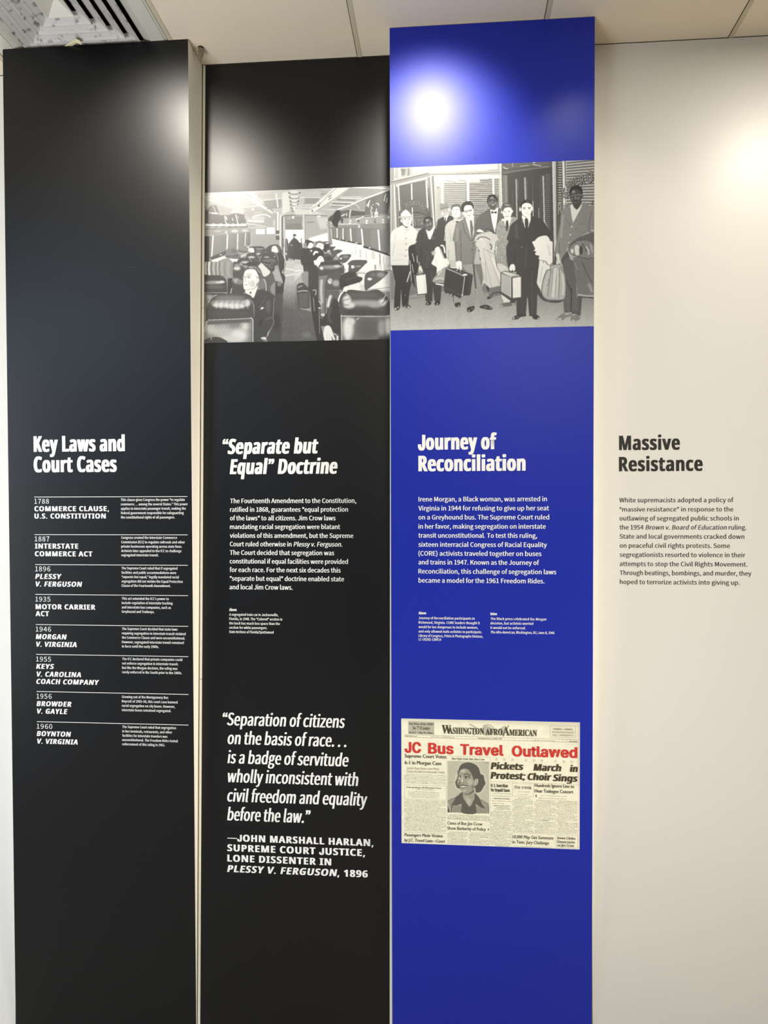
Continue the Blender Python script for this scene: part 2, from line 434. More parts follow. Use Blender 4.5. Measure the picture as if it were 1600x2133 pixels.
# ------------------------------------------------------------------ exhibit panels
def quad_board(name, x0, x1, s, z0, z1, th, mface, medge, parent, origin):
    """thin laminated board, printed face and pale edges"""
    a, b, c, d = (face_pt(x, z, s) for x, z in ((x0, z0), (x1, z0), (x1, z1), (x0, z1)))
    e = np.array([0, th, 0]); V = [a, b, c, d, a + e, b + e, c + e, d + e]
    Fc = [(0, 1, 2, 3), (4, 7, 6, 5), (0, 4, 5, 1), (1, 5, 6, 2), (2, 6, 7, 3), (3, 7, 4, 0)]
    return obj(name, V, Fc, None, parent, loc=origin, mats=[mface, medge], fm=[0, 1, 1, 1, 1, 1])
def carcass(name, x0, x1, z0, z1, th, parent, origin):
    V = []
    for z in (z0, z1):
        yf = yplane('f', z) + th
        V += [(x0, yf, z), (x1, yf, z), (x1, max(0.018, yf + 0.002), z), (x0, max(0.018, yf + 0.002), z)]
    Fc = [(0, 3, 2, 1), (4, 5, 6, 7), (0, 1, 5, 4), (1, 2, 6, 5), (2, 3, 7, 6), (3, 0, 4, 7)]
    return obj(name, V, Fc, M['edge'], parent, loc=origin)
PZ0, PZ1 = FZ, ZC - 0.0015
P1L, P1R, P2L, P3L, P3R = -1.4825, -0.8453, -0.8331, -0.1825, 0.4623
P2R = float(hit(811.5, 2120, 'r')[0]); P4L = P3R + 0.0045; P4R = 1.32

o0 = (-1.82, 0, 0); p0 = thing('exhibit_panel', 'blank white panel at the far left edge, cut off by the frame', 'display panel', o0)
quad_board('board', -2.16, P1L - 0.004, 'r', PZ0, PZ1, 0.018, M['wall'], M['edge'], p0, o0)

o1 = ((P1L + P1R) / 2, -0.02, 0)
p1 = thing('exhibit_panel', 'black panel headed Key Laws and Court Cases with a list of dated rulings', 'display panel', o1)
quad_board('board', P1L, P1R, 'f', PZ0, PZ1, 0.006, M['black'], M['edge'], p1, o1)
carcass('side_box', P1L + 0.0006, P1R - 0.0006, PZ0, PZ1, 0.0062, p1, o1)

o2 = ((P2L + P2R) / 2, 0, 0)
p2 = thing('exhibit_panel', 'black panel headed Separate but Equal Doctrine with a train car photograph', 'display panel', o2)
quad_board('board', P2L, P2R, 'r', PZ0, PZ1, 0.018, M['black'], M['edge'], p2, o2)
# pale corner strips either side of the board, butt jointed
zj = [float(hit(424, y, 'r')[2]) for y in (642, 1414.5)]
for z0, z1 in ((PZ0, zj[1] - 0.0009), (zj[1] + 0.0009, zj[0] - 0.0009), (zj[0] + 0.0009, PZ1)):
    v, f = boxv(P1R + 0.004, P2L - 0.0006, -0.0012, 0.016, z0, z1)
    child('edge_strip', v, f, M['edge'], p2, o2)
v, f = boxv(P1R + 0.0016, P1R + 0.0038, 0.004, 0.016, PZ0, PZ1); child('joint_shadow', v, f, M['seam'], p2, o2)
v, f = boxv(P2R + 0.0006, P3L - 0.0001, 0.0005, 0.016, PZ0, PZ1); child('edge_strip', v, f, M['edge'], p2, o2)

o3 = ((P3L + P3R) / 2, -0.02, 0)
p3 = thing('exhibit_panel', 'blue panel headed Journey of Reconciliation with a group photograph and newspaper page', 'display panel', o3)
quad_board('board', P3L, P3R, 'f', PZ0, PZ1, 0.006, M['blue'], M['edge'], p3, o3)
carcass('side_box', P3L + 0.0006, P3R - 0.0006, PZ0, PZ1, 0.0062, p3, o3)

o4 = ((P4L + P4R) / 2, 0, 0)
p4 = thing('exhibit_panel', 'cream panel headed Massive Resistance at the right edge', 'display panel', o4)
quad_board('board', P4L, P4R, 'r', PZ0, PZ1, 0.018, M['cream'], M['edge'], p4, o4)

# ------------------------------------------------------------------ lettering on the panels
H_ = dict(font='inter', smear=0.045, off=0.0, res=3)
def title(lines, cap, s, m, par, org, **k):
    a = dict(font='mathb', smear=0.045, track=0.05, res=4); a.update(k)
    return text_obj('heading', lines, cap, s, m, par, org, **a)
def body(name, lines, cap, s, m, par, org, **k):
    a = dict(font='sans', smear=0.022, layers=2, res=2); a.update(k)
    return text_obj(name, lines, cap, s, m, par, org, **a)
W_ = M['white_vinyl']
title([('Key Laws and', 70.3, 941.3, 260.4), ('Court Cases', 70.4, 983.8, 243.5)], 31.5, 'f', W_, p1, o1)
IT = 0.2
ENT = [
 (1035.3, 71.4, 390.3, ('1788', 71.8, 1049.2, 102.2), [('COMMERCE CLAUSE,', 71.8, 1064.9, 227.3), ('U.S. CONSTITUTION', 71.9, 1080.1, 220.6)], 0,
  [('This clause gives Congress the power “to regulate', 251.8, 1043.6, 385.3), ('commerce. . . among the several States.” This power', 251.8, 1052.8, 391.4), ('applies to interstate passenger transit, making the', 251.9, 1061.8, 387.3), ('federal government responsible for safeguarding', 252, 1071, 383), ('the constitutional rights of all passengers.', 252, 1080, 364.4)]),
 (1113.6, 72.1, 391, ('1887', 72.5, 1127.5, 103.1), [('INTERSTATE', 73, 1142.6, 163.2), ('COMMERCE ACT', 72.8, 1158.6, 192.7)], 0,
  [('Congress created the Interstate Commerce', 252.7, 1122.3, 369.1), ('Commission (ICC) to regulate railroads and other', 252.7, 1131.6, 385.3), ('private businesses operating across state lines.', 252.7, 1140.6, 379.4), ('Activists later appealed to the ICC to challenge', 252.7, 1149.8, 378.1), ('segregated interstate transit.', 252.7, 1158.6, 330.6)]),
 (1176.0, 73.4, 391.3, ('1896', 73.4, 1189.9, 105.1), [('PLESSY', 73.4, 1205.7, 128.8), ('V. FERGUSON', 74.5, 1221.5, 171.5)], 1,
  [('The Supreme Court ruled that if segregated', 253.2, 1185.9, 369.8), ('facilities and public accommodations were', 253.2, 1195, 367.3), ('“separate but equal,” legally mandated racial', 253.2, 1204, 372.9), ('segregation did not violate the Equal Protection', 253.2, 1213.2, 380.8), ('Clause of the Fourteenth Amendment.', 253.2, 1222.2, 355.6)]),
 (1238.1, 73.8, 391.6, ('1935', 73.9, 1252.9, 105.2), [('MOTOR CARRIER', 74.3, 1268.7, 199), ('ACT', 74.2, 1283.3, 102.4)], 0,
  [('This act extended the ICC’s power to', 253.7, 1249.1, 351.8), ('include regulation of interstate trucking', 253.7, 1258.1, 359.9), ('and interstate bus companies, such as', 253.7, 1267.3, 356.3), ('Greyhound and Trailways.', 253.7, 1276.3, 321.8)]),
 (1300.9, 74.8, 391.9, ('1946', 74.6, 1315.3, 106.5), [('MORGAN', 74.5, 1331, 139.3), ('V. VIRGINIA', 75.6, 1346.8, 160)], 1,
  [('The Supreme Court decided that state laws', 254.1, 1312.1, 370), ('requiring segregation in interstate transit violated', 254.1, 1321.3, 386.9), ('the Commerce Clause and were unconstitutional.', 254.1, 1330.3, 385.7), ('However, segregated interstate transit remained', 254.1, 1339.6, 383), ('in force until the early 1960s.', 254.1, 1348.6, 331)]),
 (1362.9, 75.2, 392.1, ('1955', 75.4, 1377.7, 106.7), [('KEYS', 75.4, 1393, 113.2), ('V. CAROLINA', 76.6, 1409, 169), ('COACH COMPANY', 75.9, 1424.3, 206.8)], 1,
  [('The ICC declared that private companies could', 254.5, 1374.8, 379.9), ('not enforce segregation in interstate transit.', 254.5, 1384, 371.8), ('But like the Morgan decision, the ruling was', 254.5, 1393.2, 370), ('rarely enforced in the South prior to the 1960s.', 254.5, 1402.2, 379.2)]),
 (1440.3, 76.3, 392.5, ('1956', 76.2, 1454.9, 107.8), [('BROWDER', 76.2, 1470.6, 149), ('V. GAYLE', 77.3, 1486.1, 141.1)], 1,
  [('Growing out of the Montgomery Bus', 254.1, 1453.7, 350.6), ('Boycott of 1955–56, this court case banned', 254.1, 1462.9, 369.8), ('racial segregation on city buses. However,', 254.1, 1472.1, 364.8), ('interstate buses remained segregated.', 254.1, 1481.1, 356.5)]),
 (1503.0, 76.9, 392.6, ('1960', 76.6, 1517.6, 109.2), [('BOYNTON', 76.6, 1532.9, 148.3), ('V. VIRGINIA', 77.7, 1548.7, 162.1)], 1,
  [('The Supreme Court ruled that segregation', 254.8, 1516.2, 366.8), ('in bus terminals, restaurants, and other', 254.8, 1525.3, 358.7), ('facilities for interstate travelers was', 254.8, 1534.4, 349), ('unconstitutional. The Freedom Rides tested', 254.8, 1543.2, 370.2), ('enforcement of this ruling in 1961.', 254.8, 1552.2, 343.9)]),
]
for yr, xa, xb, year, caps, ital, small in ENT:
    a = hit(xa, yr, 'f'); b = hit(xb, yr, 'f')
    hh = 0.0009
    V = [face_pt(x, z, 'f', l) for l in (0.0006, -0.0005) for x, z in ((a[0], a[2] - hh), (b[0], a[2] - hh), (b[0], a[2] + hh), (a[0], a[2] + hh))]
    Fc = [(0, 1, 2, 3), (0, 4, 5, 1), (1, 5, 6, 2), (2, 6, 7, 3), (3, 7, 4, 0)]
    rl = child('divider_line', V, Fc, W_, p1, o1)
    body('year', [year], 9.6, 'f', W_, rl, o1, smear=0.0, track=0.06)
    text_obj('case_title', caps, 10.0, 'f', W_, rl, o1, font='mathb', shear=IT if ital else 0, smear=0.05, track=0.10, res=3)
    body('description', small, 5.0, 'f', W_, rl, o1, smear=0.03, track=0.03)

title([('“Separate but', 463.4, 945.9, 663.4), ('Equal” Doctrine', 478.5, 987.8, 703.3)], 31, 'r', W_, p2, o2, shear=0.17)
B2 = ['The Fourteenth Amendment to the Constitution,', 'ratified in 1868, guarantees “equal protection', 'of the laws” to all citizens. Jim Crow laws', 'mandating racial segregation were blatant', 'violations of this amendment, but the Supreme', None, 'The Court decided that segregation was', 'constitutional if equal facilities were provided', 'for each race. For the next six decades this', '“separate but equal” doctrine enabled state', 'and local Jim Crow laws.']
X2 = [742.2, 725.1, 699.2, 708.7, 736.1, 713.2, 696.3, 725.1, 709.8, 716.8, 609.9]
L2 = [479.3, 479.2, 479.1, 479, 478.9, 478.7, 478.7, 478.5, 478.4, 478.4, 478.0]
Y2 = [1048.1, 1066.1, 1083.9, 1101.9, 1120.2, 1137.9, 1155.7, 1173.6, 1191.4, 1209.4, 1227.4]
LN = []
for t, l, y, r in zip(B2, L2, Y2, X2):
    LN.append((t if t else [('Court ruled otherwise in ', None, 0), ('Plessy v. Ferguson.', None, 0.2)], l, y, r))
body('body_text', LN, 9.4, 'r', W_, p2, o2, smear=0.035)
text_obj('caption_heading', [('Above', 477.6, 1272.8, 493.1)], 5.6, 'r', W_, p2, o2, font='mathb', smear=0.03)
body('caption_text', [('A segregated train car in Jacksonville,', 477.6, 1282.4, 580), ('Florida, in 1948. The “Colored” section in', 477.6, 1291.4, 588), ('the back has much less space than the', 477.6, 1300.6, 583.1), ('section for white passengers.', 477.5, 1309.5, 556.8), ('State Archives of Florida/Spottswood', 477.4, 1318.5, 570)], 5.1, 'r', W_, p2, o2, smear=0.03, track=0.03)
text_obj('quotation', [('“Separation of citizens', 463.8, 1510.2, 719), ('on the basis of race. . .', 474.2, 1549.6, 721.7), ('is a badge of servitude', 473.9, 1589.6, 726.2), ('wholly inconsistent with', 474.5, 1629.0, 746.7), ('civil freedom and equality', 473.4, 1669.2, 765.6), ('before the law.”', 473.2, 1708.4, 647.2)], 25.6, 'r', W_, p2, o2, font='sans', shear=0.19, smear=0.04, track=0.03, res=3)
text_obj('attribution', [('—JOHN MARSHALL HARLAN,', 473.8, 1751.6, 778.2), ('SUPREME COURT JUSTICE,', 473.6, 1772.6, 760.6), ('LONE DISSENTER IN', 473.6, 1794.2, 690.2), ([('PLESSY V. FERGUSON', None, 0.2), (', 1896', None, 0)], 473.2, 1816, 766.3)], 14.0, 'r', W_, p2, o2, font='mathb', smear=0.05, track=0.10, res=3)

title([('Journey of', 870.6, 937.0, 1034.9), ('Reconciliation', 871.6, 981.7, 1095)], 32.6, 'f', W_, p3, o3)
B3 = [('Irene Morgan, a Black woman, was arrested in', 1139.5), ('Virginia in 1944 for refusing to give up her seat', 1143.8), ('on a Greyhound bus. The Supreme Court ruled', 1144.2), ('in her favor, making segregation on interstate', 1137), ('transit unconstitutional. To test this ruling,', 1119), ('sixteen interracial Congress of Racial Equality', 1139.3), ('(CORE) activists traveled together on buses', 1128.2), ('and trains in 1947. Known as the Journey of', 1123.1), ('Reconciliation, this challenge of segregation laws', 1158.9), ('became a model for the 1961 Freedom Rides.', 1134.3)]
Y3 = [1044.6, 1063.4, 1082.1, 1101.1, 1119.9, 1138.8, 1157.3, 1175.6, 1194.5, 1213.4]
body('body_text', [(t, 871.6 + (0.3 if i in (0, 9) else 0), Y3[i], x) for i, (t, x) in enumerate(B3)], 9.6, 'f', W_, p3, o3, smear=0.03)
text_obj('caption_heading', [('Above', 872, 1279.6, 887.9)], 5.6, 'f', W_, p3, o3, font='mathb', smear=0.03)
body('caption_text', [('Journey of Reconciliation participants in', 872, 1289.6, 988.7), ('Richmond, Virginia. CORE leaders thought it', 872, 1298.9, 999.8), ('would be too dangerous to include women,', 872, 1308.2, 995.7), ('and only allowed male activists to participate.', 872, 1317.4, 1004), ('Library of Congress, Prints & Photographs Division,', 872, 1326.5, 1006.1), ('LC-USZ62-138414', 872, 1334.2, 919.2)], 5.2, 'f', W_, p3, o3, smear=0.03, track=0.03)
text_obj('caption_heading', [('Below', 1021.8, 1281.3, 1035.5)], 5.5, 'f', W_, p3, o3, font='mathb', smear=0.03)
body('caption_text', [([('The Black press celebrated the ', None, 0), ('Morgan', None, 0.2)], 1021.8, 1291.2, 1138.1), ('decision, but activists worried', 1021.8, 1300.5, 1110.9), ('it would not be enforced.', 1021.8, 1309.9, 1095.2), ([('The Afro-American', None, 0.2), (', Washington, DC; June 8, 1946', None, 0)], 1022.3, 1319.2, 1155)], 5.2, 'f', W_, p3, o3, smear=0.03, track=0.03)

title([('Massive', 1289.8, 937.6, 1416.6), ('Resistance', 1289.5, 981.7, 1464)], 30.8, 'r', M['dark_vinyl'], p4, o4, smear=0.03)
B4 = [('White supremacists adopted a policy of', 1528.2), ('“massive resistance” in response to the', 1527.7), ('outlawing of segregated public schools in', 1539.2), (None, 1555.4), ('State and local governments cracked down', 1550.7), ('on peaceful civil rights protests. Some', 1520.9), ('segregationists resorted to violence in their', 1552.8), ('attempts to stop the Civil Rights Movement.', 1557.1), ('Through beatings, bombings, and murder, they', 1565.4), ('hoped to terrorize activists into giving up.', 1541.1)]
Y4 = [1046.4, 1065.5, 1084.2, 1102.9, 1121.8, 1140.8, 1159.8, 1178.9, 1197.5, 1216.5]
body('body_text', [(t if t else [('the 1954 ', None, 0), ('Brown v. Board of Education', None, 0.2), (' ruling.', None, 0)], 1290.4 + 0.1 * i, Y4[i], x) for i, (t, x) in enumerate(B4)], 9.5, 'r', M['grey_vinyl'], p4, o4, smear=0.018)

# ------------------------------------------------------------------ photograph on the black panel: train car interior
A = Paint(426, 384, 814, 716, 2.6, 150)
P, Q, E_, L, R, G = A.P, A.Q, A.E, A.L, A.R, A.G
A.tile(420, 380, 8)
P(176, [(40, 0), (1700, 0), (1700, 560), (1340, 560), (1200, 520), (800, 640), (560, 520), (300, 560), (40, 380)])
Q(160, [(150, 330), (560, 440), (900, 400), (1150, 520), (900, 620), (700, 540), (300, 520), (140, 400)], 20)
Q(190, [(560, 440), (700, 450), (690, 520), (560, 510), (500, 500)], 10)
L(222, [(40, 246), (620, 175)], 15); L(226, [(60, 270), (560, 435)], 13); L(215, [(560, 435), (960, 385)], 11); L(210, [(490, 510), (520, 460), (570, 435)], 9)
R(192, 600, 200, 650, 400, 12); R(160, 370, 260, 400, 360, 8); R(188, 830, 420, 880, 470, 8)
P(205, [(620, 160), (830, 150), (1230, 500), (1170, 512), (850, 320)]); L(150, [(740, 155), (1000, 340), (1230, 505)], 7); L(95, [(750, 195), (830, 250)], 9); L(150, [(700, 190), (780, 250)], 6)
L(90, [(1012, 350), (1075, 405)], 9); L(225, [(620, 160), (860, 320), (1180, 515)], 8); L(100, [(1150, 450), (1225, 505)], 16, 4); L(235, [(1195, 480), (1240, 500)], 12)
P(140, [(1020, 310), (1330, 275), (1345, 400), (1190, 430), (1100, 440)]); L(225, [(1010, 300), (1340, 265)], 9); L(215, [(1240, 180), (1275, 425)], 24); L(100, [(1090, 445), (1200, 430), (1340, 405), (1345, 300)], 7)
R(168, 930, 170, 1220, 260, 14); L(200, [(860, 520), (1010, 490)], 8); L(150, [(850, 540), (1180, 530)], 10, 5)
P(212, [(1340, 170), (1470, 150), (1470, 480), (1340, 540)], 10)
# fan housing
P(186, [(1460, 120), (1790, 110), (1760, 200), (1640, 500), (1540, 515), (1500, 480), (1450, 200)], 8)
for y, w in ((170, 95), (245, 84), (312, 72), (368, 62), (425, 50), (470, 38)):
    E_(214, 1545, y, w, 30); L(95, [(1545 - w, y - 12), (1545 - w + 14, y + 10), (1545, y + 26), (1545 + w - 10, y + 8), (1545 + w, y - 14)], 10); E_(70, 1545 - w + 8, y + 2, 12, 12); E_(70, 1545 + w - 6, y + 2, 12, 12)
P(160, [(820, 800), (860, 640), (1230, 520), (1340, 560), (1350, 1340), (830, 1060)])
E_(190, 950, 600, 110, 40, 14); L(232, [(860, 600), (880, 560), (1050, 535), (1150, 580)], 18, 5); L(235, [(760, 640), (920, 650), (1040, 650)], 28, 6); R(190, 1190, 630, 1225, 730, 6)
# luggage on the rack
Q(98, [(120, 420), (180, 380), (250, 395), (300, 550), (290, 600), (120, 600)]); P(100, [(125, 540), (290, 548), (400, 540), (440, 552), (570, 518), (710, 545), (745, 690), (125, 690)])
L(80, [(440, 552), (570, 520), (715, 548)], 8); L(215, [(380, 552), (408, 690)], 15); L(215, [(568, 530), (606, 690)], 17); L(225, [(405, 565), (425, 625)], 16); L(222, [(508, 590), (525, 640)], 13); L(205, [(608, 560), (615, 605)], 10); L(190, [(190, 385), (245, 510)], 13); L(230, [(120, 505), (280, 520)], 22); E_(120, 150, 510, 16, 10)
L(70, [(290, 690), (740, 690)], 8)
R(84, 60, 460, 118, 690)
P(158, [(55, 690), (745, 690), (1045, 738), (860, 800), (400, 870), (55, 892)])
L(225, [(60, 712), (740, 712)], 26); 
for x in (90, 200, 320, 430, 525, 605, 670, 720): E_(240, x, 705, 26, 22); L(80, [(x + 5, 745), (x + 70, 735)], 11)
for i in range(12):
    x = 750 + i * 25; L(240, [(x, 668 + i * 5), (x + 44, 740)], 9); L(75, [(x + 8, 700 + i * 2), (x + 10, 765 - i * 2)], 7); L(230, [(x + 30, 735), (x, 775 - i * 2)], 7)
L(105, [(60, 775), (330, 775), (560, 745), (720, 745)], 12)
P(150, [(125, 790), (500, 760), (830, 770), (830, 832), (125, 885)]); E_(200, 410, 832, 20, 30, 4); E_(205, 550, 810, 60, 24, 8); E_(205, 725, 802, 60, 18, 8); E_(180, 270, 812, 60, 18, 8); L(200, [(125, 885), (400, 868)], 7)
# left windows
P(62, [(50, 900), (128, 895), (128, 1330), (50, 1340)]); P(128, [(128, 890), (175, 886), (150, 1250), (128, 1280)])
for q, g in (([(205, 882), (425, 865), (418, 1120), (190, 1235)], 132), ([(445, 862), (592, 850), (590, 1115), (430, 1130)], 130), ([(612, 846), (727, 838), (718, 1085), (604, 1110)], 126), ([(742, 836), (818, 828), (822, 1015), (735, 1050)], 118)):
    P(g, q, 0, 1, 2); P(g + 10, [q[0], ((q[0][0] + q[1][0]) / 2, q[1][1]), ((q[3][0] + q[2][0]) / 2, q[2][1]), q[3]], 16, 0.6)
L(232, [(192, 890), (160, 1280)], 28); L(90, [(172, 900), (150, 1270)], 7); L(228, [(433, 865), (422, 1130)], 24); L(228, [(603, 850), (596, 1135)], 20); L(225, [(734, 838), (722, 1070)], 15); L(200, [(822, 828), (826, 1065)], 9)
P(84, [(150, 1245), (420, 1130), (440, 1185), (160, 1305)]); E_(205, 320, 1205, 22, 9)
P(238, [(170, 1290), (370, 1228), (640, 1285), (640, 1345), (150, 1365)])
# hats
Q(108, [(405, 1215), (500, 1245), (620, 1200), (655, 1230), (640, 1265), (560, 1275), (430, 1260), (395, 1235)])
Q(122, [(402, 1200), (412, 1130), (450, 1100), (560, 1096), (602, 1140), (612, 1195), (540, 1225), (440, 1228)]); L(60, [(412, 1226), (530, 1228), (608, 1196)], 10); E_(98, 540, 1140, 40, 30, 10); L(225, [(370, 1232), (420, 1262)], 10)
Q(132, [(604, 1130), (620, 1082), (700, 1055), (762, 1080), (775, 1135), (690, 1150)]); L(84, [(608, 1135), (700, 1160), (780, 1148)], 20)
L(235, [(755, 1070), (790, 1090), (775, 1150)], 12); E_(50, 780, 1030, 8, 14); L(210, [(650, 1235), (740, 1200)], 26, 4)
# placards and lamp
R(242, 905, 776, 1054, 864); R(242, 1086, 750, 1219, 860); L(150, [(905, 870), (1054, 868)], 5); L(238, [(1270, 490), (1270, 800)], 26); L(120, [(1250, 490), (1250, 800)], 5); R(80, 1240, 800, 1296, 862); R(240, 1238, 862, 1300, 880); R(70, 1238, 882, 1298, 955)
L(180, [(1245, 905), (1292, 905)], 6); R(210, 1296, 540, 1330, 1200, 6)
# doorway at the end of the car
L(84, [(1340, 1330), (1342, 580), (1390, 552), (1700, 540)], 13, sm=False); R(136, 1395, 575, 1760, 690); R(122, 1395, 690, 1720, 785); L(215, [(1430, 600), (1700, 592)], 7); E_(225, 1525, 580, 18, 26); R(244, 1395, 788, 1720, 1010)
L(215, [(1372, 575), (1382, 1365)], 17); L(95, [(1352, 575), (1352, 1340)], 6); L(60, [(1362, 930), (1366, 1080)], 10)
P(174, [(1400, 1290), (1760, 1280), (1760, 1365), (1400, 1365)], 0, 1, 5); L(175, [(1535, 800), (1540, 860)], 9)
Q(72, [(1440, 1250), (1452, 1060), (1475, 990), (1530, 930), (1580, 925), (1640, 990), (1680, 1080), (1700, 1280)], 0, 1, 6); E_(66, 1552, 878, 30, 20); E_(90, 1550, 905, 17, 22); Q(84, [(1395, 960), (1440, 980), (1450, 1260), (1400, 1280)])
L(200, [(1405, 960), (1420, 1140)], 7); E_(210, 1410, 1190, 12, 22); E_(180, 1500, 1045, 20, 8)
# seats and heads, far left rows
Q(76, [(800, 1095), (850, 1068), (1010, 1066), (1062, 1120), (1060, 1210), (900, 1230)]); L(196, [(910, 1108), (1025, 1108)], 9, 2); Q(96, [(900, 1130), (990, 1125), (985, 1190), (910, 1200)], 8); E_(205, 940, 1190, 40, 14, 5)
Q(70, [(1060, 1130), (1120, 1060), (1180, 1038), (1275, 1038), (1322, 1100), (1335, 1230), (1150, 1190)]); Q(232, [(1170, 1090), (1190, 1062), (1240, 1060), (1275, 1110), (1270, 1170), (1215, 1165), (1168, 1150)]); Q(92, [(1238, 1056), (1290, 1060), (1310, 1130), (1280, 1180), (1270, 1110)]); L(150, [(1185, 1105), (1215, 1100)], 6)
Q(238, [(795, 1110), (830, 1082), (880, 1100), (890, 1150), (850, 1178), (800, 1150)]); Q(66, [(800, 1092), (840, 1068), (890, 1085), (912, 1150), (900, 1180), (880, 1160), (872, 1108), (830, 1086)])
Q(74, [(735, 1270), (765, 1195), (850, 1168), (915, 1185), (1010, 1300), (1000, 1370), (735, 1370)]); E_(205, 830, 1246, 60, 17, 7); L(190, [(905, 1190), (960, 1260), (990, 1360)], 7); 
Q(68, [(975, 1350), (1000, 1235), (1080, 1165), (1200, 1160), (1275, 1220), (1290, 1375), (975, 1375)]); E_(190, 1085, 1245, 46, 10, 4); E_(105, 1130, 1310, 110, 40, 16); L(200, [(1205, 1168), (1262, 1228), (1284, 1370)], 6); E_(190, 1215, 1235, 14, 8)
Q(62, [(1284, 1180), (1350, 1215), (1388, 1300), (1392, 1375), (1290, 1375)]); L(225, [(1386, 1080), (1388, 1370)], 8)
Q(72, [(600, 1300), (650, 1262), (770, 1262), (825, 1330), (835, 1375), (600, 1375)]); E_(196, 725, 1330, 70, 20, 8); L(205, [(790, 1262), (835, 1330)], 7)
Q(148, [(225, 1375), (300, 1300), (440, 1262), (525, 1340), (530, 1375)], 0, 1, 5)
# lower left quarter
A.tile(420, 545, 8)
P(150, [(60, 0), (530, 0), (525, 270), (430, 280), (320, 228), (50, 232)], 0, 1, 6)
for x, g, w in ((75, 225, 22), (100, 90, 12), (128, 235, 26), (170, 92, 14), (205, 185, 20), (240, 100, 9), (275, 190, 14), (300, 84, 10), (345, 172, 16), (390, 110, 9), (450, 170, 18), (500, 120, 10)): L(g, [(x, 0), (x - 8, 120), (x + 3, 228)], w, 2)
P(118, [(48, 520), (430, 530), (430, 560), (110, 700), (48, 900)], 0, 1, 3); E_(165, 130, 590, 40, 40, 16)
Q(74, [(40, 240), (120, 226), (330, 230), (395, 262), (425, 340), (420, 525), (40, 522)]); E_(214, 250, 345, 130, 22, 12); E_(226, 340, 335, 44, 18, 8); E_(150, 150, 350, 100, 26, 12); E_(100, 220, 420, 160, 30, 16); L(220, [(45, 518), (390, 519), (405, 530)], 7); L(180, [(330, 232), (392, 268), (424, 340), (432, 520)], 9)
Q(78, [(525, 20), (620, 18), (690, 80), (760, 150), (730, 260), (715, 520), (470, 545), (490, 420), (520, 290)], 0, 1, 3); E_(214, 590, 112, 58, 34, 12); E_(150, 600, 60, 60, 20, 10); E_(178, 580, 320, 50, 46, 14); E_(130, 640, 340, 60, 44, 14); L(190, [(520, 310), (545, 265)], 8); L(230, [(640, 20), (680, 65)], 12)
P(64, [(432, 285), (515, 270), (500, 440), (470, 540), (432, 540)]); L(215, [(503, 445), (480, 540)], 14)
# near seat back
Q(80, [(112, 690), (135, 625), (195, 568), (285, 540), (700, 530), (765, 570), (822, 650), (872, 740), (882, 940), (820, 965), (100, 990), (72, 960), (84, 780)], 0, 1, 3)
E_(170, 480, 690, 330, 70, 26); E_(222, 330, 725, 150, 40, 14); E_(228, 560, 740, 170, 44, 14); E_(215, 760, 690, 50, 60, 14); E_(120, 480, 600, 260, 36, 18); E_(84, 480, 880, 330, 60, 18)
for i in range(14): x = 190 + i * 44; L(238 if i % 2 else 120, [(x + 24, 650), (x, 720), (x + 14, 790)], 8, 3, 0.7)
L(236, [(115, 690), (140, 630), (200, 576), (255, 556)], 9); L(205, [(745, 545), (815, 630), (866, 720), (880, 930)], 7); L(60, [(84, 780), (76, 960)], 12, 2)
P(136, [(85, 1000), (822, 960), (835, 1345), (45, 1345)], 0, 1, 4); E_(190, 350, 1180, 170, 130, 40); E_(232, 620, 1230, 150, 120, 40); E_(215, 720, 1080, 70, 80, 30); E_(200, 160, 1120, 90, 90, 36); E_(216, 470, 1290, 140, 60, 30)
P(92, [(100, 1000), (820, 962), (818, 1010), (100, 1050)], 10, 0.9)
for i in range(9): x = 200 + i * 62; L(120, [(x, 1040), (x - 60, 1120)], 9, 5, 0.6)
L(236, [(110, 974), (450, 962), (830, 944)], 10); L(232, [(820, 930), (850, 960)], 16); L(92, [(838, 975), (838, 1345)], 9); L(228, [(857, 960), (857, 1345)], 9); L(70, [(873, 940), (872, 1345)], 15); L(230, [(92, 985), (70, 1080), (48, 1160)], 9)
Q(72, [(48, 1310), (130, 1270), (250, 1254), (350, 1282), (425, 1350), (48, 1350)]); L(230, [(155, 1262), (166, 1302)], 11)
# aisle carpet
G([(1390, 0), (1610, 0), (1610, 1345), (1180, 1345), (1250, 700), (1360, 470)], 176, 92, 330, 800, 9)
P(190, [(1400, 0), (1610, 0), (1610, 240), (1390, 250)], 0, 1, 4); L(236, [(1398, 115), (1610, 150)], 14); L(236, [(1390, 240), (1610, 190)], 12); L(205, [(1400, 0), (1610, 10)], 12)
# woman behind
Q(92, [(990, 200), (1060, 250), (1120, 200), (1160, 160), (1245, 330), (1235, 560), (1200, 600), (1060, 520), (960, 420)], 0, 1, 3); Q(118, [(950, 360), (1010, 270), (1055, 330), (1060, 430), (960, 440)], 6)
Q(168, [(1180, 130), (1215, 100), (1290, 150), (1330, 280), (1355, 355), (1240, 325), (1205, 240)], 0, 1, 4); Q(140, [(1150, 420), (1220, 340), (1235, 420), (1210, 580), (1150, 500)], 8)
L(222, [(1035, 290), (1070, 360), (1075, 490)], 12)
Q(70, [(935, 40), (960, 8), (1150, 5), (1215, 60), (1210, 150), (1140, 175), (1080, 110), (1000, 30)], 0, 1, 20)
for i in range(8): E_(150, 1050 + (i % 4) * 40, 40 + (i // 4) * 45 + (i % 3) * 10, 13, 8, 2)
Q(222, [(945, 100), (975, 40), (1000, 22), (1060, 80), (1100, 120), (1145, 165), (1120, 215), (1050, 252), (1005, 205)]); 
Q(60, [(770, 10), (940, 10), (930, 50), (990, 180), (900, 90), (760, 70)])
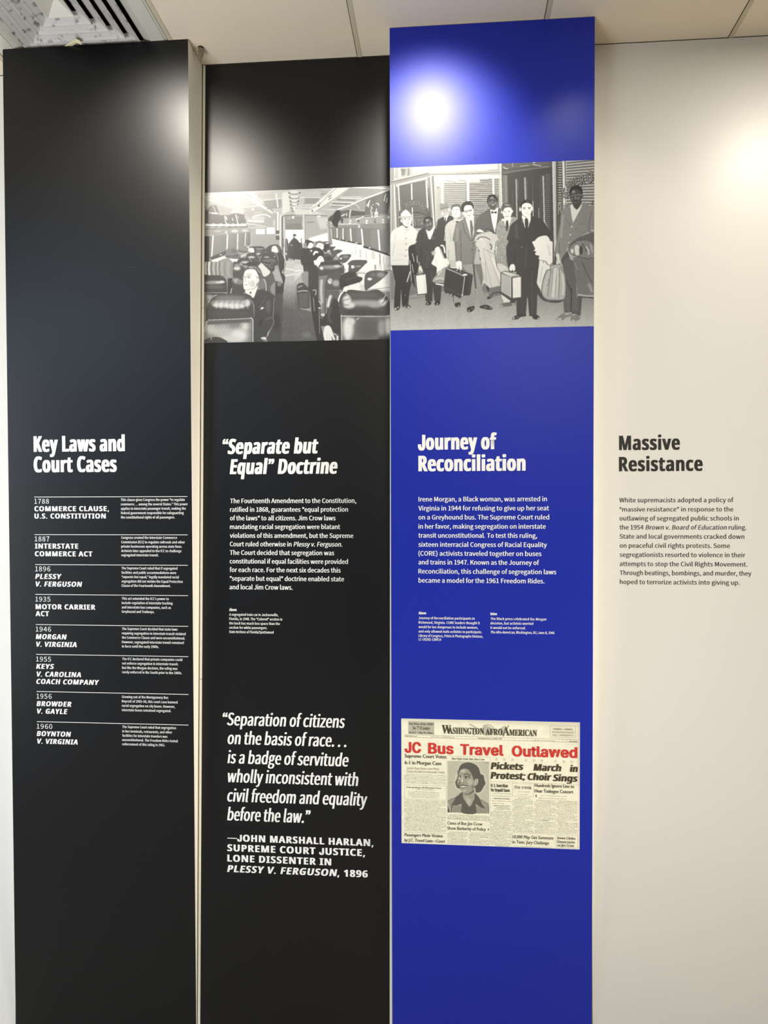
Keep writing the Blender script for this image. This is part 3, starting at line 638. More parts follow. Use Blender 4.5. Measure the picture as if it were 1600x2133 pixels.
# dark coats on the aisle side
Q(60, [(1285, 0), (1392, 0), (1390, 125), (1348, 180), (1393, 260), (1372, 400), (1355, 545), (1290, 605), (1238, 560), (1240, 330), (1355, 360), (1300, 160)], 0, 1, 2); E_(124, 1295, 370, 40, 44, 10); L(232, [(1386, 0), (1384, 120), (1350, 150), (1342, 195)], 9, 0, 1, False); L(130, [(1275, 0), (1278, 130)], 7)
Q(78, [(1195, 600), (1350, 545), (1340, 900), (1310, 1345), (1090, 1345), (1190, 960)], 10, 1, 4); E_(64, 1250, 1000, 60, 160, 20)
# man in the near seat
Q(72, [(735, 540), (800, 560), (865, 605), (925, 470), (1080, 488), (1195, 550), (1222, 650), (1195, 960), (1210, 1020), (1115, 1160), (1095, 1290), (990, 1345), (882, 1345), (880, 930), (872, 720), (800, 610)], 0, 1, 3)
L(108, [(950, 780), (1040, 640), (1090, 560)], 9, 4); L(100, [(1060, 960), (1170, 930)], 24, 8); L(170, [(1212, 600), (1192, 950), (1205, 1010), (1095, 1240)], 7); L(50, [(1000, 980), (960, 1080)], 30, 10); E_(96, 1110, 740, 40, 110, 18)
Q(240, [(735, 460), (800, 455), (905, 425), (930, 395), (925, 450), (868, 602), (820, 562), (738, 522)]); E_(100, 815, 518, 18, 18, 2); L(190, [(850, 470), (905, 430)], 5)
Q(100, [(695, 200), (720, 130), (780, 78), (850, 65), (950, 90), (1005, 185), (1015, 245), (975, 300), (950, 330), (930, 200), (800, 120), (720, 180)]); L(214, [(790, 92), (860, 98)], 12, 3); L(220, [(880, 85), (950, 160), (985, 185)], 7, 1); L(60, [(905, 120), (965, 220)], 14, 3)
Q(242, [(698, 260), (705, 210), (730, 155), (790, 128), (880, 132), (925, 185), (955, 280), (955, 330), (918, 360), (900, 425), (860, 455), (745, 470), (702, 445), (694, 350)])
Q(226, [(905, 290), (935, 268), (962, 300), (945, 345), (915, 358)]); L(120, [(905, 230), (930, 270), (955, 262)], 9, 3); L(212, [(690, 262), (745, 262), (800, 275)], 10, 2); L(150, [(680, 250), (690, 285)], 8); L(214, [(700, 385), (750, 388)], 7, 2); E_(205, 850, 370, 40, 60, 20); E_(196, 790, 215, 60, 26, 16, .7); L(96, [(706, 258), (736, 256)], 11, 3); L(110, [(762, 262), (812, 268)], 11, 3); L(130, [(755, 240), (815, 246)], 8, 3); L(176, [(735, 270), (722, 325), (745, 332)], 8, 3); L(120, [(716, 385), (762, 388)], 8, 2); L(180, [(780, 330), (800, 400)], 10, 5); L(170, [(745, 470), (860, 452), (905, 420)], 9, 4)
P(240, [(975, 800), (1005, 752), (1046, 772), (1005, 795)]); Q(230, [(985, 1280), (1020, 1256), (1070, 1262), (1078, 1300), (1030, 1306)]); L(60, [(1000, 1290), (1060, 1292)], 5); L(230, [(1115, 1165), (1085, 1260)], 8)
# lower right quarter
A.tile(615, 545, 8)
G([(0, 0), (135, 0), (150, 350), (30, 380), (30, 520), (70, 790), (260, 830), (375, 1330), (-10, 1330)], 170, 96, 330, 700, 9)
P(200, [(-10, 0), (128, 0), (135, 190), (-10, 330)], 0, 1, 4); L(236, [(-10, 160), (120, 145)], 14); L(232, [(-10, 225), (100, 190)], 12); E_(120, 190, 1220, 80, 44, 24)
P(232, [(790, 0), (1610, 0), (1610, 500), (790, 500)], 0, 1, 3)
P(70, [(1590, 560), (1610, 0), (1610, 1330), (1590, 1330)], 0, 0)
L(226, [(124, -10), (140, 172)], 11)
Q(66, [(150, -10), (330, -10), (385, 110), (390, 600), (300, 560), (215, 440), (210, 190), (170, 160), (140, 160)], 0, 1, 2); P(228, [(318, -10), (425, -10), (395, 30), (380, 105)])
Q(142, [(100, 225), (135, 180), (215, 170), (218, 300), (212, 425), (150, 395)], 0, 1, 4)
P(70, [(25, 400), (60, 360), (130, 350), (235, 455), (245, 770), (66, 800), (30, 560)], 0, 1, 4); P(92, [(50, 530), (215, 520), (225, 760), (70, 780)], 3, 1, 4); L(200, [(40, 505), (120, 485), (215, 492)], 14, 2); L(160, [(45, 430), (120, 400)], 20, 4); L(180, [(70, 775), (150, 790)], 8, 3)
P(62, [(240, 470), (390, 640), (430, 860), (515, 850), (430, 1070), (490, 1330), (365, 1330), (270, 850)], 0, 1, 3)
P(120, [(385, 225), (525, 225), (508, 860), (440, 860), (385, 640)]); L(196, [(440, 300), (432, 480), (445, 700)], 42, 12); L(60, [(385, 220), (385, 640), (440, 760)], 9); L(60, [(508, 330), (500, 850)], 14); L(225, [(388, 655), (438, 730), (436, 790)], 9)
Q(78, [(385, 190), (392, 90), (430, 20), (500, -20), (760, -20), (815, 60), (822, 190), (650, 205), (400, 235)]); E_(220, 440, 108, 34, 30, 9); E_(150, 590, 90, 140, 30, 16); E_(200, 700, 75, 60, 24, 10); L(232, [(728, 50), (768, 12)], 9); L(226, [(760, 92), (800, 52)], 9); L(60, [(745, 70), (785, 32)], 8); L(226, [(782, -10), (815, 70), (822, 190)], 8); L(70, [(400, 235), (620, 208)], 12)
Q(84, [(508, 330), (535, 240), (600, 186), (760, 184), (770, 460), (510, 472)]); E_(222, 580, 325, 38, 46, 10); E_(160, 680, 360, 60, 54, 14); L(80, [(560, 290), (620, 350)], 8, 3); L(140, [(510, 480), (740, 478)], 6)
P(96, [(508, 482), (740, 484), (740, 640), (640, 640), (560, 810), (508, 850)]); L(226, [(600, 560), (565, 640), (545, 760)], 44, 12); L(200, [(516, 600), (516, 860)], 7)
L(190, [(303, 600), (320, 830)], 8); L(170, [(398, 800), (408, 1200)], 9); E_(205, 460, 890, 34, 27, 3); L(225, [(420, 872), (495, 866)], 9); E_(230, 402, 774, 20, 12); L(222, [(290, 478), (345, 470), (348, 520), (335, 560)], 12, 0, 1, False); L(150, [(405, 930), (480, 950)], 12, 4)
# windowsills and panelling on the right
L(150, [(800, 45), (900, 40)], 9); L(196, [(1000, 175), (1170, 185)], 30, 6); L(120, [(1000, 195), (1165, 200)], 7); L(120, [(1072, 340), (1074, 480)], 20); L(110, [(1200, 470), (1590, 430)], 8); L(190, [(1180, 500), (1590, 480)], 22, 5); R(150, 1318, 30, 1350, 130, 3); L(170, [(1410, -10), (1432, 130)], 12); L(165, [(1480, -10), (1490, 140)], 9); R(205, 1380, 0, 1400, 120, 3); L(90, [(1490, 145), (1590, 150)], 12); L(205, [(1530, 60), (1600, 64)], 26, 5); R(208, 1080, 380, 1150, 480, 10)
Q(82, [(888, 140), (900, 30), (940, -20), (1200, -20), (1110, 100), (1000, 192), (890, 186)]); E_(238, 958, 82, 26, 34, 5); E_(140, 1050, 60, 50, 36, 12); L(200, [(930, 110), (1000, 95)], 9, 2)
Q(86, [(1152, 340), (1168, 215), (1230, 165), (1330, 144), (1480, 154), (1548, 184), (1420, 312), (1230, 445), (1190, 482), (1160, 462)]); E_(238, 1240, 290, 38, 22, 5); E_(140, 1430, 220, 70, 44, 16); E_(110, 1300, 220, 40, 26, 10); L(200, [(1205, 300), (1290, 280)], 9, 2)
# woman with a dark hat
Q(234, [(780, 410), (860, 375), (1060, 345), (1078, 420), (1070, 480), (820, 500)]); L(190, [(870, 400), (900, 440)], 9, 3)
Q(60, [(738, 320), (760, 235), (850, 182), (970, 168), (1030, 205), (1048, 245), (1110, 262), (1120, 300), (1060, 345), (880, 400), (810, 430), (790, 485), (748, 420)]); L(150, [(1015, 210), (1032, 245)], 9, 1); L(84, [(860, 300), (1020, 260)], 14, 6); L(50, [(800, 390), (880, 380)], 30, 5)
# near right seat
Q(78, [(735, 720), (775, 575), (850, 500), (920, 468), (1160, 490), (1350, 464), (1440, 500), (1530, 590), (1590, 720), (1590, 900), (1560, 906), (780, 895), (728, 860)], 0, 1, 3)
E_(160, 1150, 690, 330, 50, 24); E_(222, 860, 640, 70, 80, 20); E_(214, 900, 730, 100, 50, 18); E_(205, 1450, 680, 70, 60, 18); E_(160, 1330, 720, 120, 50, 20); E_(90, 1150, 560, 240, 50, 22); E_(70, 1150, 850, 340, 50, 18)
L(238, [(1428, 680), (1470, 620), (1512, 550)], 10, 1); L(225, [(1500, 700), (1550, 640)], 10, 2); L(70, [(1450, 700), (1520, 610)], 9, 2); L(236, [(845, 530), (905, 585)], 10, 2); L(80, [(790, 650), (900, 620)], 10, 3); L(80, [(780, 720), (900, 725)], 8, 3)
L(240, [(800, 512), (745, 570), (712, 690)], 28); L(56, [(830, 500), (765, 580), (735, 700)], 18, 2)
P(108, [(770, 915), (1590, 920), (1590, 1320), (772, 1330)], 0, 1, 4); E_(230, 880, 1120, 90, 200, 30); E_(215, 940, 1000, 60, 60, 18); E_(92, 1230, 1100, 190, 170, 40); E_(226, 1550, 1070, 50, 150, 26); E_(150, 1440, 1100, 60, 130, 24); E_(62, 1500, 1290, 120, 44, 16); L(236, [(1020, 970), (1060, 940)], 11, 3)
L(212, [(780, 905), (1200, 912), (1590, 908)], 10); L(234, [(1530, 905), (1590, 900)], 16); L(205, [(766, 880), (778, 1330)], 13); L(62, [(742, 850), (748, 1330)], 30)
Q(64, [(640, 615), (700, 640), (728, 720), (728, 1000), (735, 1210), (670, 1200), (600, 1130), (560, 1075), (480, 1075), (428, 1060), (460, 960), (540, 820), (600, 690)], 0, 1, 2); L(90, [(600, 760), (560, 900), (600, 1020)], 40, 14)
P(84, [(636, 1180), (735, 1200), (735, 1330), (655, 1330)]); R(222, 684, 1232, 722, 1320, 2); L(230, [(640, 1200), (690, 1222)], 16)
Q(243, [(478, 1140), (500, 1078), (560, 1064), (602, 1110), (625, 1190), (665, 1292), (645, 1306), (602, 1240), (602, 1330), (505, 1330), (470, 1230)]); L(200, [(530, 1210), (525, 1330)], 6, 1); L(205, [(570, 1200), (575, 1330)], 6, 1)
# upper right quarter
A.tile(615, 380, 8)
P(176, [(150, 100), (1600, 50), (1600, 140), (700, 460), (480, 640), (160, 545), (0, 545), (0, 470), (150, 430)], 0, 1, 2)
P(206, [(-20, 430), (300, 470), (500, 530), (0, 545)], 10); R(188, 160, 140, 420, 235, 14); R(146, 160, 262, 400, 355, 6); L(236, [(25, 247), (430, 252)], 9); L(220, [(10, 382), (380, 372)], 12); L(205, [(20, 420), (350, 410)], 22, 6); L(190, [(440, 110), (620, 140)], 20, 8); L(130, [(430, 200), (540, 190)], 12, 5)
L(120, [(620, 350), (940, 360)], 26, 6); L(238, [(600, 325), (970, 342)], 9); L(120, [(690, 285), (1010, 300)], 22, 7); L(228, [(760, 265), (1100, 268)], 11, 2); L(130, [(600, 400), (820, 408)], 16, 5); L(232, [(580, 372), (830, 382)], 8); L(222, [(430, 450), (660, 452)], 8); L(140, [(560, 425), (760, 430)], 9, 4); L(210, [(760, 240), (1100, 235)], 9, 4)
P(156, [(920, 90), (1590, 110), (1250, 235), (760, 230)], 6); 
P(222, [(650, 88), (925, 82), (280, 522), (200, 468)]); L(130, [(692, 96), (560, 200), (420, 350), (215, 465)], 8); L(238, [(640, 95), (420, 300)], 7); L(140, [(905, 92), (640, 280), (290, 515)], 6); L(76, [(552, 250), (605, 208)], 12); L(76, [(552, 292), (608, 250)], 9); E_(66, 392, 388, 16, 16, 2); E_(64, 284, 476, 9, 22, 2); L(70, [(410, 330), (400, 390)], 6)
P(104, [(880, 460), (1000, 350), (1180, 280), (1590, 130), (1590, 560), (1180, 580), (880, 600), (760, 560)], 0, 1, 3); P(148, [(870, 440), (960, 365), (1185, 288), (1160, 478)]); L(215, [(980, 352), (1040, 390), (1068, 442)], 9); L(225, [(880, 450), (1160, 476)], 6); P(86, [(930, 470), (1165, 500), (1165, 570), (930, 570)]); L(200, [(745, 440), (900, 385)], 26, 6)
L(236, [(1595, 108), (1150, 275), (900, 385), (700, 452)], 18); L(240, [(960, 80), (1590, 104)], 15)
for q in ([(1192, 385), (1225, 340), (1248, 295)], [(1215, 412), (1232, 350)], [(1482, 312), (1495, 240), (1518, 190)], [(1520, 335), (1535, 250)], [(1200, 375), (1190, 395)]): L(236, q, 15, 2)
L(236, [(1345, 345), (1392, 360), (1385, 385)], 14); L(232, [(1258, 398), (1285, 430), (1262, 460), (1285, 640)], 11); L(228, [(1290, 480), (1282, 640)], 8); L(225, [(1290, 380), (1300, 370)], 12); L(70, [(1300, 400), (1330, 440)], 8)
Q(240, [(1325, 500), (1350, 485), (1378, 500), (1375, 590), (1340, 720), (1308, 735), (1322, 560)]); L(230, [(1358, 435), (1340, 540)], 13); L(205, [(1562, 520), (1590, 300)], 24)
P(156, [(430, 690), (560, 640), (760, 600), (1600, 560), (1600, 720), (1100, 770), (600, 770)], 0, 1, 8); L(232, [(400, 690), (560, 620)], 12); Q(222, [(470, 620), (520, 590), (540, 650), (480, 660)], 3); L(148, [(880, 575), (1590, 525)], 16); L(225, [(1150, 590), (1590, 545)], 8)
for i in range(46):
    x = 760 + (i * 137) % 820; y = 610 + (i * 53) % 90; L(245 if i % 2 else 66, [(x, y), (x + 26, y + (14 if i % 3 else -14))], 11)
for i in range(16): x = 410 + i * 13; E_(230 if i % 2 else 84, x, 678 + (i % 3) * 20, 9, 8)
E_(238, 1556, 580, 28, 26, 2); L(232, [(898, 600), (925, 450)], 17); L(236, [(1005, 625), (1148, 566)], 15)
P(134, [(520, 705), (760, 690), (1100, 690), (1595, 680), (1595, 785), (600, 772)], 0, 1, 4); L(110, [(560, 755), (1595, 778)], 10); L(200, [(720, 700), (1060, 690)], 20, 6); E_(210, 1065, 730, 14, 36, 4); E_(190, 600, 730, 20, 14, 4)
Q(56, [(598, 600), (640, 530), (690, 468), (755, 480), (765, 600), (722, 660), (705, 735), (680, 748), (620, 685)]); Q(74, [(555, 610), (590, 562), (640, 560), (620, 630), (545, 645)]); P(96, [(750, 480), (900, 450), (900, 590), (760, 600)]); L(225, [(770, 560), (830, 530)], 20, 3); L(230, [(850, 510), (860, 560)], 14, 2); L(60, [(760, 640), (800, 625)], 18)
# right wall, windows
P(236, [(600, 930), (1100, 1030), (1140, 1090), (1600, 1220), (1600, 1370), (800, 1370), (600, 1060)], 0, 1, 3)
for q in ([(618, 768), (690, 765), (690, 932), (626, 918)], [(708, 766), (790, 765), (792, 962), (714, 938)], [(810, 765), (915, 765), (932, 992), (812, 966)], [(944, 766), (1096, 770), (1112, 1022), (955, 992)], [(1128, 776), (1370, 782), (1388, 1132), (1150, 1062)], [(1408, 788), (1600, 792), (1600, 1190), (1430, 1132)]): P(118, q, 0, 1, 2); P(136, [((q[0][0] + q[1][0]) / 2, q[0][1] + 20), q[1], q[2], ((q[3][0] + q[2][0]) / 2, q[2][1] - 30)], 18, 0.7)
for q, w in (([(697, 765), (700, 870), (700, 1000)], 17), ([(798, 765), (797, 880), (804, 1020)], 17), ([(922, 765), (926, 880), (942, 1050)], 20), ([(1104, 772), (1118, 900), (1132, 1090)], 24), ([(1382, 785), (1396, 960), (1412, 1180)], 24)): L(238, q, w); L(90, [(q[0][0] + w * .8, q[0][1]), (q[-1][0] + w * .8, q[-1][1] - 60)], 5)
L(66, [(622, 925), (800, 968), (960, 1000), (1100, 1030)], 24, 0, 1, False); L(62, [(1135, 1068), (1380, 1145), (1600, 1218)], 34, 0, 1, False); E_(225, 1018, 1008, 30, 8); E_(225, 1240, 1092, 18, 10); E_(225, 1570, 1190, 18, 10); E_(225, 655, 920, 12, 6); E_(225, 745, 950, 12, 6); E_(225, 858, 975, 12, 6)
L(180, [(1180, 1130), (1185, 1300)], 10, 2); L(150, [(1410, 1190), (1416, 1370)], 24); L(176, [(1470, 1230), (1475, 1370)], 12); L(196, [(1085, 1120), (1090, 1260)], 30, 8); R(205, 1270, 1150, 1330, 1280, 10); L(180, [(1000, 1060), (1005, 1200)], 9, 3); E_(190, 950, 1180, 14, 14, 4)
P(168, [(155, 545), (505, 560), (545, 770), (560, 985), (160, 975)], 0, 1, 2); P(236, [(200, 960), (250, 920), (540, 838), (548, 985), (200, 985)], 8); P(196, [(350, 580), (520, 590), (540, 760), (420, 780)], 16); L(120, [(200, 668), (320, 662)], 14, 3); E_(238, 394, 560, 34, 18); L(86, [(0, 548), (150, 545), (380, 548), (540, 560)], 8)
L(140, [(560, 765), (600, 1040)], 46, 2); L(205, [(548, 765), (552, 985)], 9); L(200, [(590, 765), (625, 1040)], 9)
R(136, -10, 570, 122, 680); R(122, -10, 680, 110, 785); R(244, -10, 788, 106, 1000); L(212, [(140, 540), (152, 960)], 26); L(226, [(118, 620), (132, 1110)], 8); L(90, [(158, 560), (166, 960)], 6); L(58, [(104, 930), (104, 1085)], 11)
Q(66, [(-30, 930), (0, 930), (60, 985), (85, 1090), (92, 1285), (-30, 1285)], 0, 1, 4); E_(70, -6, 880, 26, 18); P(186, [(-10, 1280), (105, 1290), (118, 1370), (-10, 1370)], 0, 1, 5); L(228, [(112, 1300), (124, 1370)], 10)
# passengers, right side
Q(84, [(450, 1000), (540, 985), (588, 1030), (520, 1045)]); Q(62, [(462, 1060), (530, 1032), (575, 1060), (520, 1160), (460, 1130)]); Q(78, [(530, 1112), (560, 1076), (672, 1070), (640, 1112), (590, 1170)]); E_(190, 560, 1145, 30, 18, 5); E_(228, 535, 1010, 30, 10, 2)
E_(128, 192, 1010, 32, 58, 2); Q(70, [(160, 980), (190, 952), (240, 965), (225, 990), (170, 1010)])
Q(234, [(205, 1040), (225, 1000), (280, 992), (300, 1050), (270, 1095), (215, 1095)]); Q(58, [(192, 1050), (200, 990), (245, 968), (295, 990), (300, 1020), (260, 1000), (225, 1020), (215, 1060)])
Q(236, [(350, 1060), (365, 1010), (430, 1000), (470, 1040), (470, 1110), (420, 1120), (350, 1090)]); Q(112, [(340, 1010), (370, 978), (440, 980), (480, 1030), (440, 1015), (380, 1012), (355, 1050)]); E_(205, 410, 1060, 20, 24, 6)
Q(60, [(98, 1130), (180, 1090), (250, 1100), (330, 1078), (430, 1110), (490, 1200), (480, 1260), (300, 1375), (110, 1375)], 0, 1, 3); P(236, [(250, 1125), (290, 1130), (262, 1165)]); L(90, [(240, 1100), (230, 1200)], 6); L(140, [(165, 1060), (180, 1110)], 18, 4)
Q(238, [(296, 1200), (318, 1150), (360, 1142), (392, 1172), (340, 1180), (312, 1215)]); 
Q(86, [(602, 1190), (625, 1140), (700, 1118), (770, 1125), (780, 1150), (700, 1195), (640, 1262), (612, 1240)], 0, 1, 26)
Q(90, [(470, 1240), (520, 1180), (600, 1215), (645, 1290), (590, 1318), (480, 1318)]); E_(66, 550, 1270, 70, 40, 6)
Q(58, [(302, 1290), (310, 1220), (370, 1186), (440, 1196), (486, 1260), (470, 1300), (430, 1235), (385, 1240), (352, 1300), (322, 1290)]); Q(238, [(318, 1300), (350, 1290), (390, 1236), (440, 1228), (478, 1280), (470, 1335), (410, 1375), (330, 1375), (308, 1310)]); L(150, [(405, 1262), (440, 1258)], 8, 2); L(190, [(440, 1300), (465, 1305)], 8, 2)
P(68, [(405, 1375), (430, 1325), (740, 1312), (785, 1375)]); L(210, [(745, 1320), (790, 1370)], 10)
Q(86, [(718, 1270), (750, 1212), (830, 1198), (935, 1208), (870, 1310), (800, 1345), (728, 1310)]); E_(220, 762, 1268, 22, 16, 4); E_(130, 840, 1240, 50, 24, 10)
Q(82, [(885, 1375), (920, 1312), (1000, 1292), (1195, 1302), (1140, 1375)])
A.tile(420, 380, 8)
P(0, [(40, 0), (1, 0), (1, 1)], 0, 0)
A.done(1.1, 3.0)
PIC1 = A

# ------------------------------------------------------------------ photograph on the blue panel: nine men outside a shopfront
A = Paint(811, 328, 1242, 693, 2.6, 180)
P, Q, E_, L, R, G = A.P, A.Q, A.E, A.L, A.R, A.G
A.tile(810, 330, 7.2727)
R(150, 0, 0, 75, 1100); L(205, [(30, 400), (34, 1100)], 16, 6); L(232, [(88, 150), (88, 330)], 16); L(120, [(66, 150), (70, 320)], 9)
P(172, [(100, 130), (620, 110), (612, 210), (80, 300)], 0, 1, 3); L(232, [(160, 150), (165, 290)], 26); P(98, [(180, 160), (262, 155), (240, 250), (200, 265)], 4, 0.8, 22); L(232, [(372, 140), (372, 240)], 20); P(205, [(395, 140), (560, 130), (560, 205), (400, 235)], 6); L(120, [(300, 150), (300, 260)], 30, 8); L(238, [(578, 130), (580, 215)], 12)
P(150, [(30, 350), (612, 205), (628, 262), (80, 385), (30, 400)]); L(86, [(35, 358), (300, 298), (600, 228)], 11, 1); L(212, [(60, 340), (600, 205)], 7); L(110, [(80, 385), (625, 255)], 6); L(220, [(110, 412), (600, 288)], 13); L(150, [(110, 440), (560, 330)], 8)
P(138, [(75, 390), (135, 400), (165, 1060), (108, 1065)]); L(230, [(82, 392), (110, 1062)], 13); L(80, [(118, 420), (140, 1050)], 7)
P(92, [(140, 418), (572, 322), (640, 800), (640, 1060), (160, 1060)], 0, 1, 2)
for y in range(450, 1050, 27): L(116, [(160, y), (345, y - 22)], 6, 0, 0.7); L(124, [(370, y - 26), (600, y - 60)], 6, 0, 0.8)
L(238, [(148, 422), (166, 795)], 15); L(238, [(345, 384), (350, 625)], 19); L(232, [(355, 742), (368, 1062)], 15); L(238, [(565, 332), (590, 752)], 19); L(205, [(110, 410), (150, 425)], 26)
P(136, [(585, 290), (700, 262), (722, 1080), (650, 1000)]); L(236, [(634, 258), (690, 1080)], 17); L(76, [(604, 440), (640, 860)], 11, 3); L(214, [(690, 270), (712, 960)], 11); L(96, [(664, 262), (700, 950)], 8)
for ch, x, y, r in (('L', 205, 770, -.3), ('R', 275, 712, -.22), ('O', 328, 690, -.12), ('B', 378, 680, 0), ('I', 418, 680, .05), ('N', 458, 690, .12), ('S', 505, 712, .25), ('O', 545, 745, .4), ('N', 595, 795, .6)): A.txt(ch, x + 6, y + 5, 66, 52, r, wx=.72); A.txt(ch, x, y, 66, 134, r, wx=.72)
for ch, x in (('S', 400), ('T', 452), ('A', 500)): A.txt(ch, x + 6, 974, 96, 50, wx=.6); A.txt(ch, x, 970, 96, 140, wx=.6)
L(50, [(360, 822), (470, 822), (600, 868)], 10, 2); L(140, [(400, 890), (520, 870)], 8, 1); L(60, [(560, 770), (640, 900)], 14, 4)
P(234, [(688, 118), (1620, 78), (1620, 165), (688, 190)]); L(205, [(1100, 110), (1105, 170)], 6); P(176, [(600, 205), (1620, 165), (1620, 262), (615, 255)], 0, 1, 3); L(112, [(610, 238), (1000, 238), (1620, 222)], 9, 1); L(222, [(615, 205), (1620, 180)], 7); L(236, [(640, 125), (645, 205)], 17); L(232, [(676, 122), (678, 198)], 10)
P(226, [(688, 268), (1620, 240), (1620, 320), (688, 340)]); P(192, [(700, 330), (1620, 300), (1620, 910), (720, 940)], 0, 1, 3)
for i, y in enumerate(range(380, 905, 29)): L(104, [(838, y + 2), (1172, y)], 11, 1); L(150, [(728, y + 4), (790, y + 3)], 8, 1)
for y in range(330, 905, 29): L(74, [(1222, y + 2), (1570, y)], 13, 1)
P(206, [(838, 325), (1380, 312), (1380, 362), (840, 372)], 3); L(130, [(850, 335), (1010, 360)], 9, 3); L(120, [(1060, 330), (1160, 345)], 9, 3); E_(214, 745, 390, 30, 40, 6); E_(140, 745, 440, 20, 16, 5)
L(242, [(805, 300), (812, 690)], 26); L(242, [(1195, 300), (1205, 670)], 28); L(244, [(1580, 296), (1584, 570)], 24); L(90, [(1168, 340), (1176, 650)], 6)
# 1 white jacket, pale hat
L(100, [(150, 895), (200, 898), (370, 878)], 12, 2); Q(190, [(145, 895), (200, 868), (335, 858), (370, 868), (362, 888), (200, 902)]); Q(232, [(184, 868), (192, 828), (240, 785), (266, 778), (322, 830), (338, 868), (260, 880)]); L(206, [(240, 795), (262, 820)], 12, 4)
Q(232, [(196, 900), (335, 882), (348, 940), (335, 1000), (300, 1032), (250, 1030), (212, 985)]); E_(220, 190, 942, 14, 26); L(150, [(205, 898), (335, 885)], 13, 4); E_(92, 246, 918, 14, 7, 1); E_(92, 312, 916, 14, 7, 1); L(170, [(280, 925), (285, 960)], 8, 3); L(120, [(262, 990), (305, 988)], 7, 1); L(110, [(198, 905), (206, 945)], 9, 2)
L(120, [(230, 1020), (290, 1038), (325, 1020)], 8, 2)
Q(228, [(18, 1330), (24, 1180), (62, 1090), (150, 1040), (210, 1015), (270, 1055), (330, 1015), (400, 1070), (440, 1140), (425, 1330)], 0, 1, 3); L(182, [(240, 1065), (275, 1090), (310, 1065)], 12, 2); E_(120, 264, 1212, 9, 9); E_(120, 262, 1300, 9, 9); L(186, [(100, 1262), (150, 1250), (235, 1240)], 6, 1); L(190, [(95, 1150), (100, 1310)], 8, 3); L(200, [(240, 1110), (262, 1300)], 6, 2); L(150, [(428, 1140), (424, 1310)], 7, 2)
# 2 dark suit
Q(64, [(430, 1330), (430, 1180), (468, 1090), (560, 1060), (620, 1240), (690, 1068), (780, 1105), (848, 1165), (870, 1330)], 0, 1, 2)
Q(240, [(556, 1080), (612, 1102), (668, 1062), (684, 1085), (622, 1245)]); Q(88, [(535, 960), (548, 910), (600, 885), (655, 915), (668, 1010), (648, 1070), (612, 1102), (565, 1068)]); Q(40, [(535, 960), (540, 905), (580, 880), (640, 892), (664, 930), (655, 945), (610, 905), (560, 925), (552, 990)]); E_(160, 580, 938, 24, 18, 6); E_(166, 632, 990, 9, 26, 3); E_(134, 588, 1010, 18, 20, 6); L(40, [(578, 968), (602, 970)], 10, 1); L(40, [(628, 962), (652, 960)], 9, 1); L(50, [(600, 1040), (640, 1036)], 8, 1); L(150, [(600, 1052), (635, 1050)], 6, 1); E_(66, 534, 965, 9, 24)
L(100, [(560, 1080), (600, 1220), (620, 1250)], 8, 2); L(100, [(690, 1085), (625, 1250)], 7, 2); E_(238, 738, 1248, 9, 16); L(46, [(500, 1140), (505, 1320)], 10, 4); L(96, [(660, 1180), (700, 1290)], 30, 12)
# 3 man in a soft hat behind
P(66, [(712, 1100), (742, 930), (830, 880), (850, 900), (905, 850), (985, 900), (960, 960), (880, 1010), (855, 1180), (770, 1110)]); Q(196, [(800, 800), (905, 762), (915, 850), (885, 895), (850, 895), (818, 860)]); Q(146, [(775, 790), (772, 700), (800, 676), (830, 690), (880, 680), (900, 735), (905, 765), (820, 795)]); Q(168, [(732, 792), (800, 770), (905, 735), (948, 722), (915, 765), (820, 805), (760, 800)]); L(90, [(778, 770), (900, 740)], 10, 2); P(238, [(832, 878), (905, 848), (872, 955), (845, 940)]); L(56, [(855, 895), (858, 945)], 15); L(96, [(830, 815), (850, 812)], 8, 2); L(96, [(880, 802), (900, 798)], 8, 2); Q(214, [(900, 760), (930, 755), (935, 790), (910, 800)]); L(150, [(840, 860), (870, 858)], 6, 1); E_(225, 815, 830, 12, 30, 5)
# 4 pale suit
Q(204, [(850, 1330), (848, 1110), (868, 1005), (960, 935), (1040, 960), (1130, 905), (1020, 1010), (1010, 1330)], 0, 1, 3); Q(234, [(948, 780), (975, 735), (1060, 730), (1090, 800), (1075, 870), (1022, 908), (972, 880)]); Q(104, [(945, 780), (952, 715), (1010, 688), (1075, 698), (1102, 760), (1092, 830), (1078, 790), (1058, 735), (980, 738), (958, 780)]); L(110, [(970, 782), (995, 780)], 8, 1); L(110, [(1020, 778), (1048, 776)], 8, 1); L(130, [(995, 850), (1035, 846)], 6, 1); E_(200, 1010, 820, 8, 20, 4); E_(52, 1038, 960, 18, 20); L(110, [(850, 1120), (858, 1320)], 7, 2); L(160, [(1000, 960), (1030, 1000)], 7, 2); L(232, [(985, 925), (1060, 945), (1130, 908)], 14, 2); L(150, [(930, 1080), (940, 1320)], 6, 3)
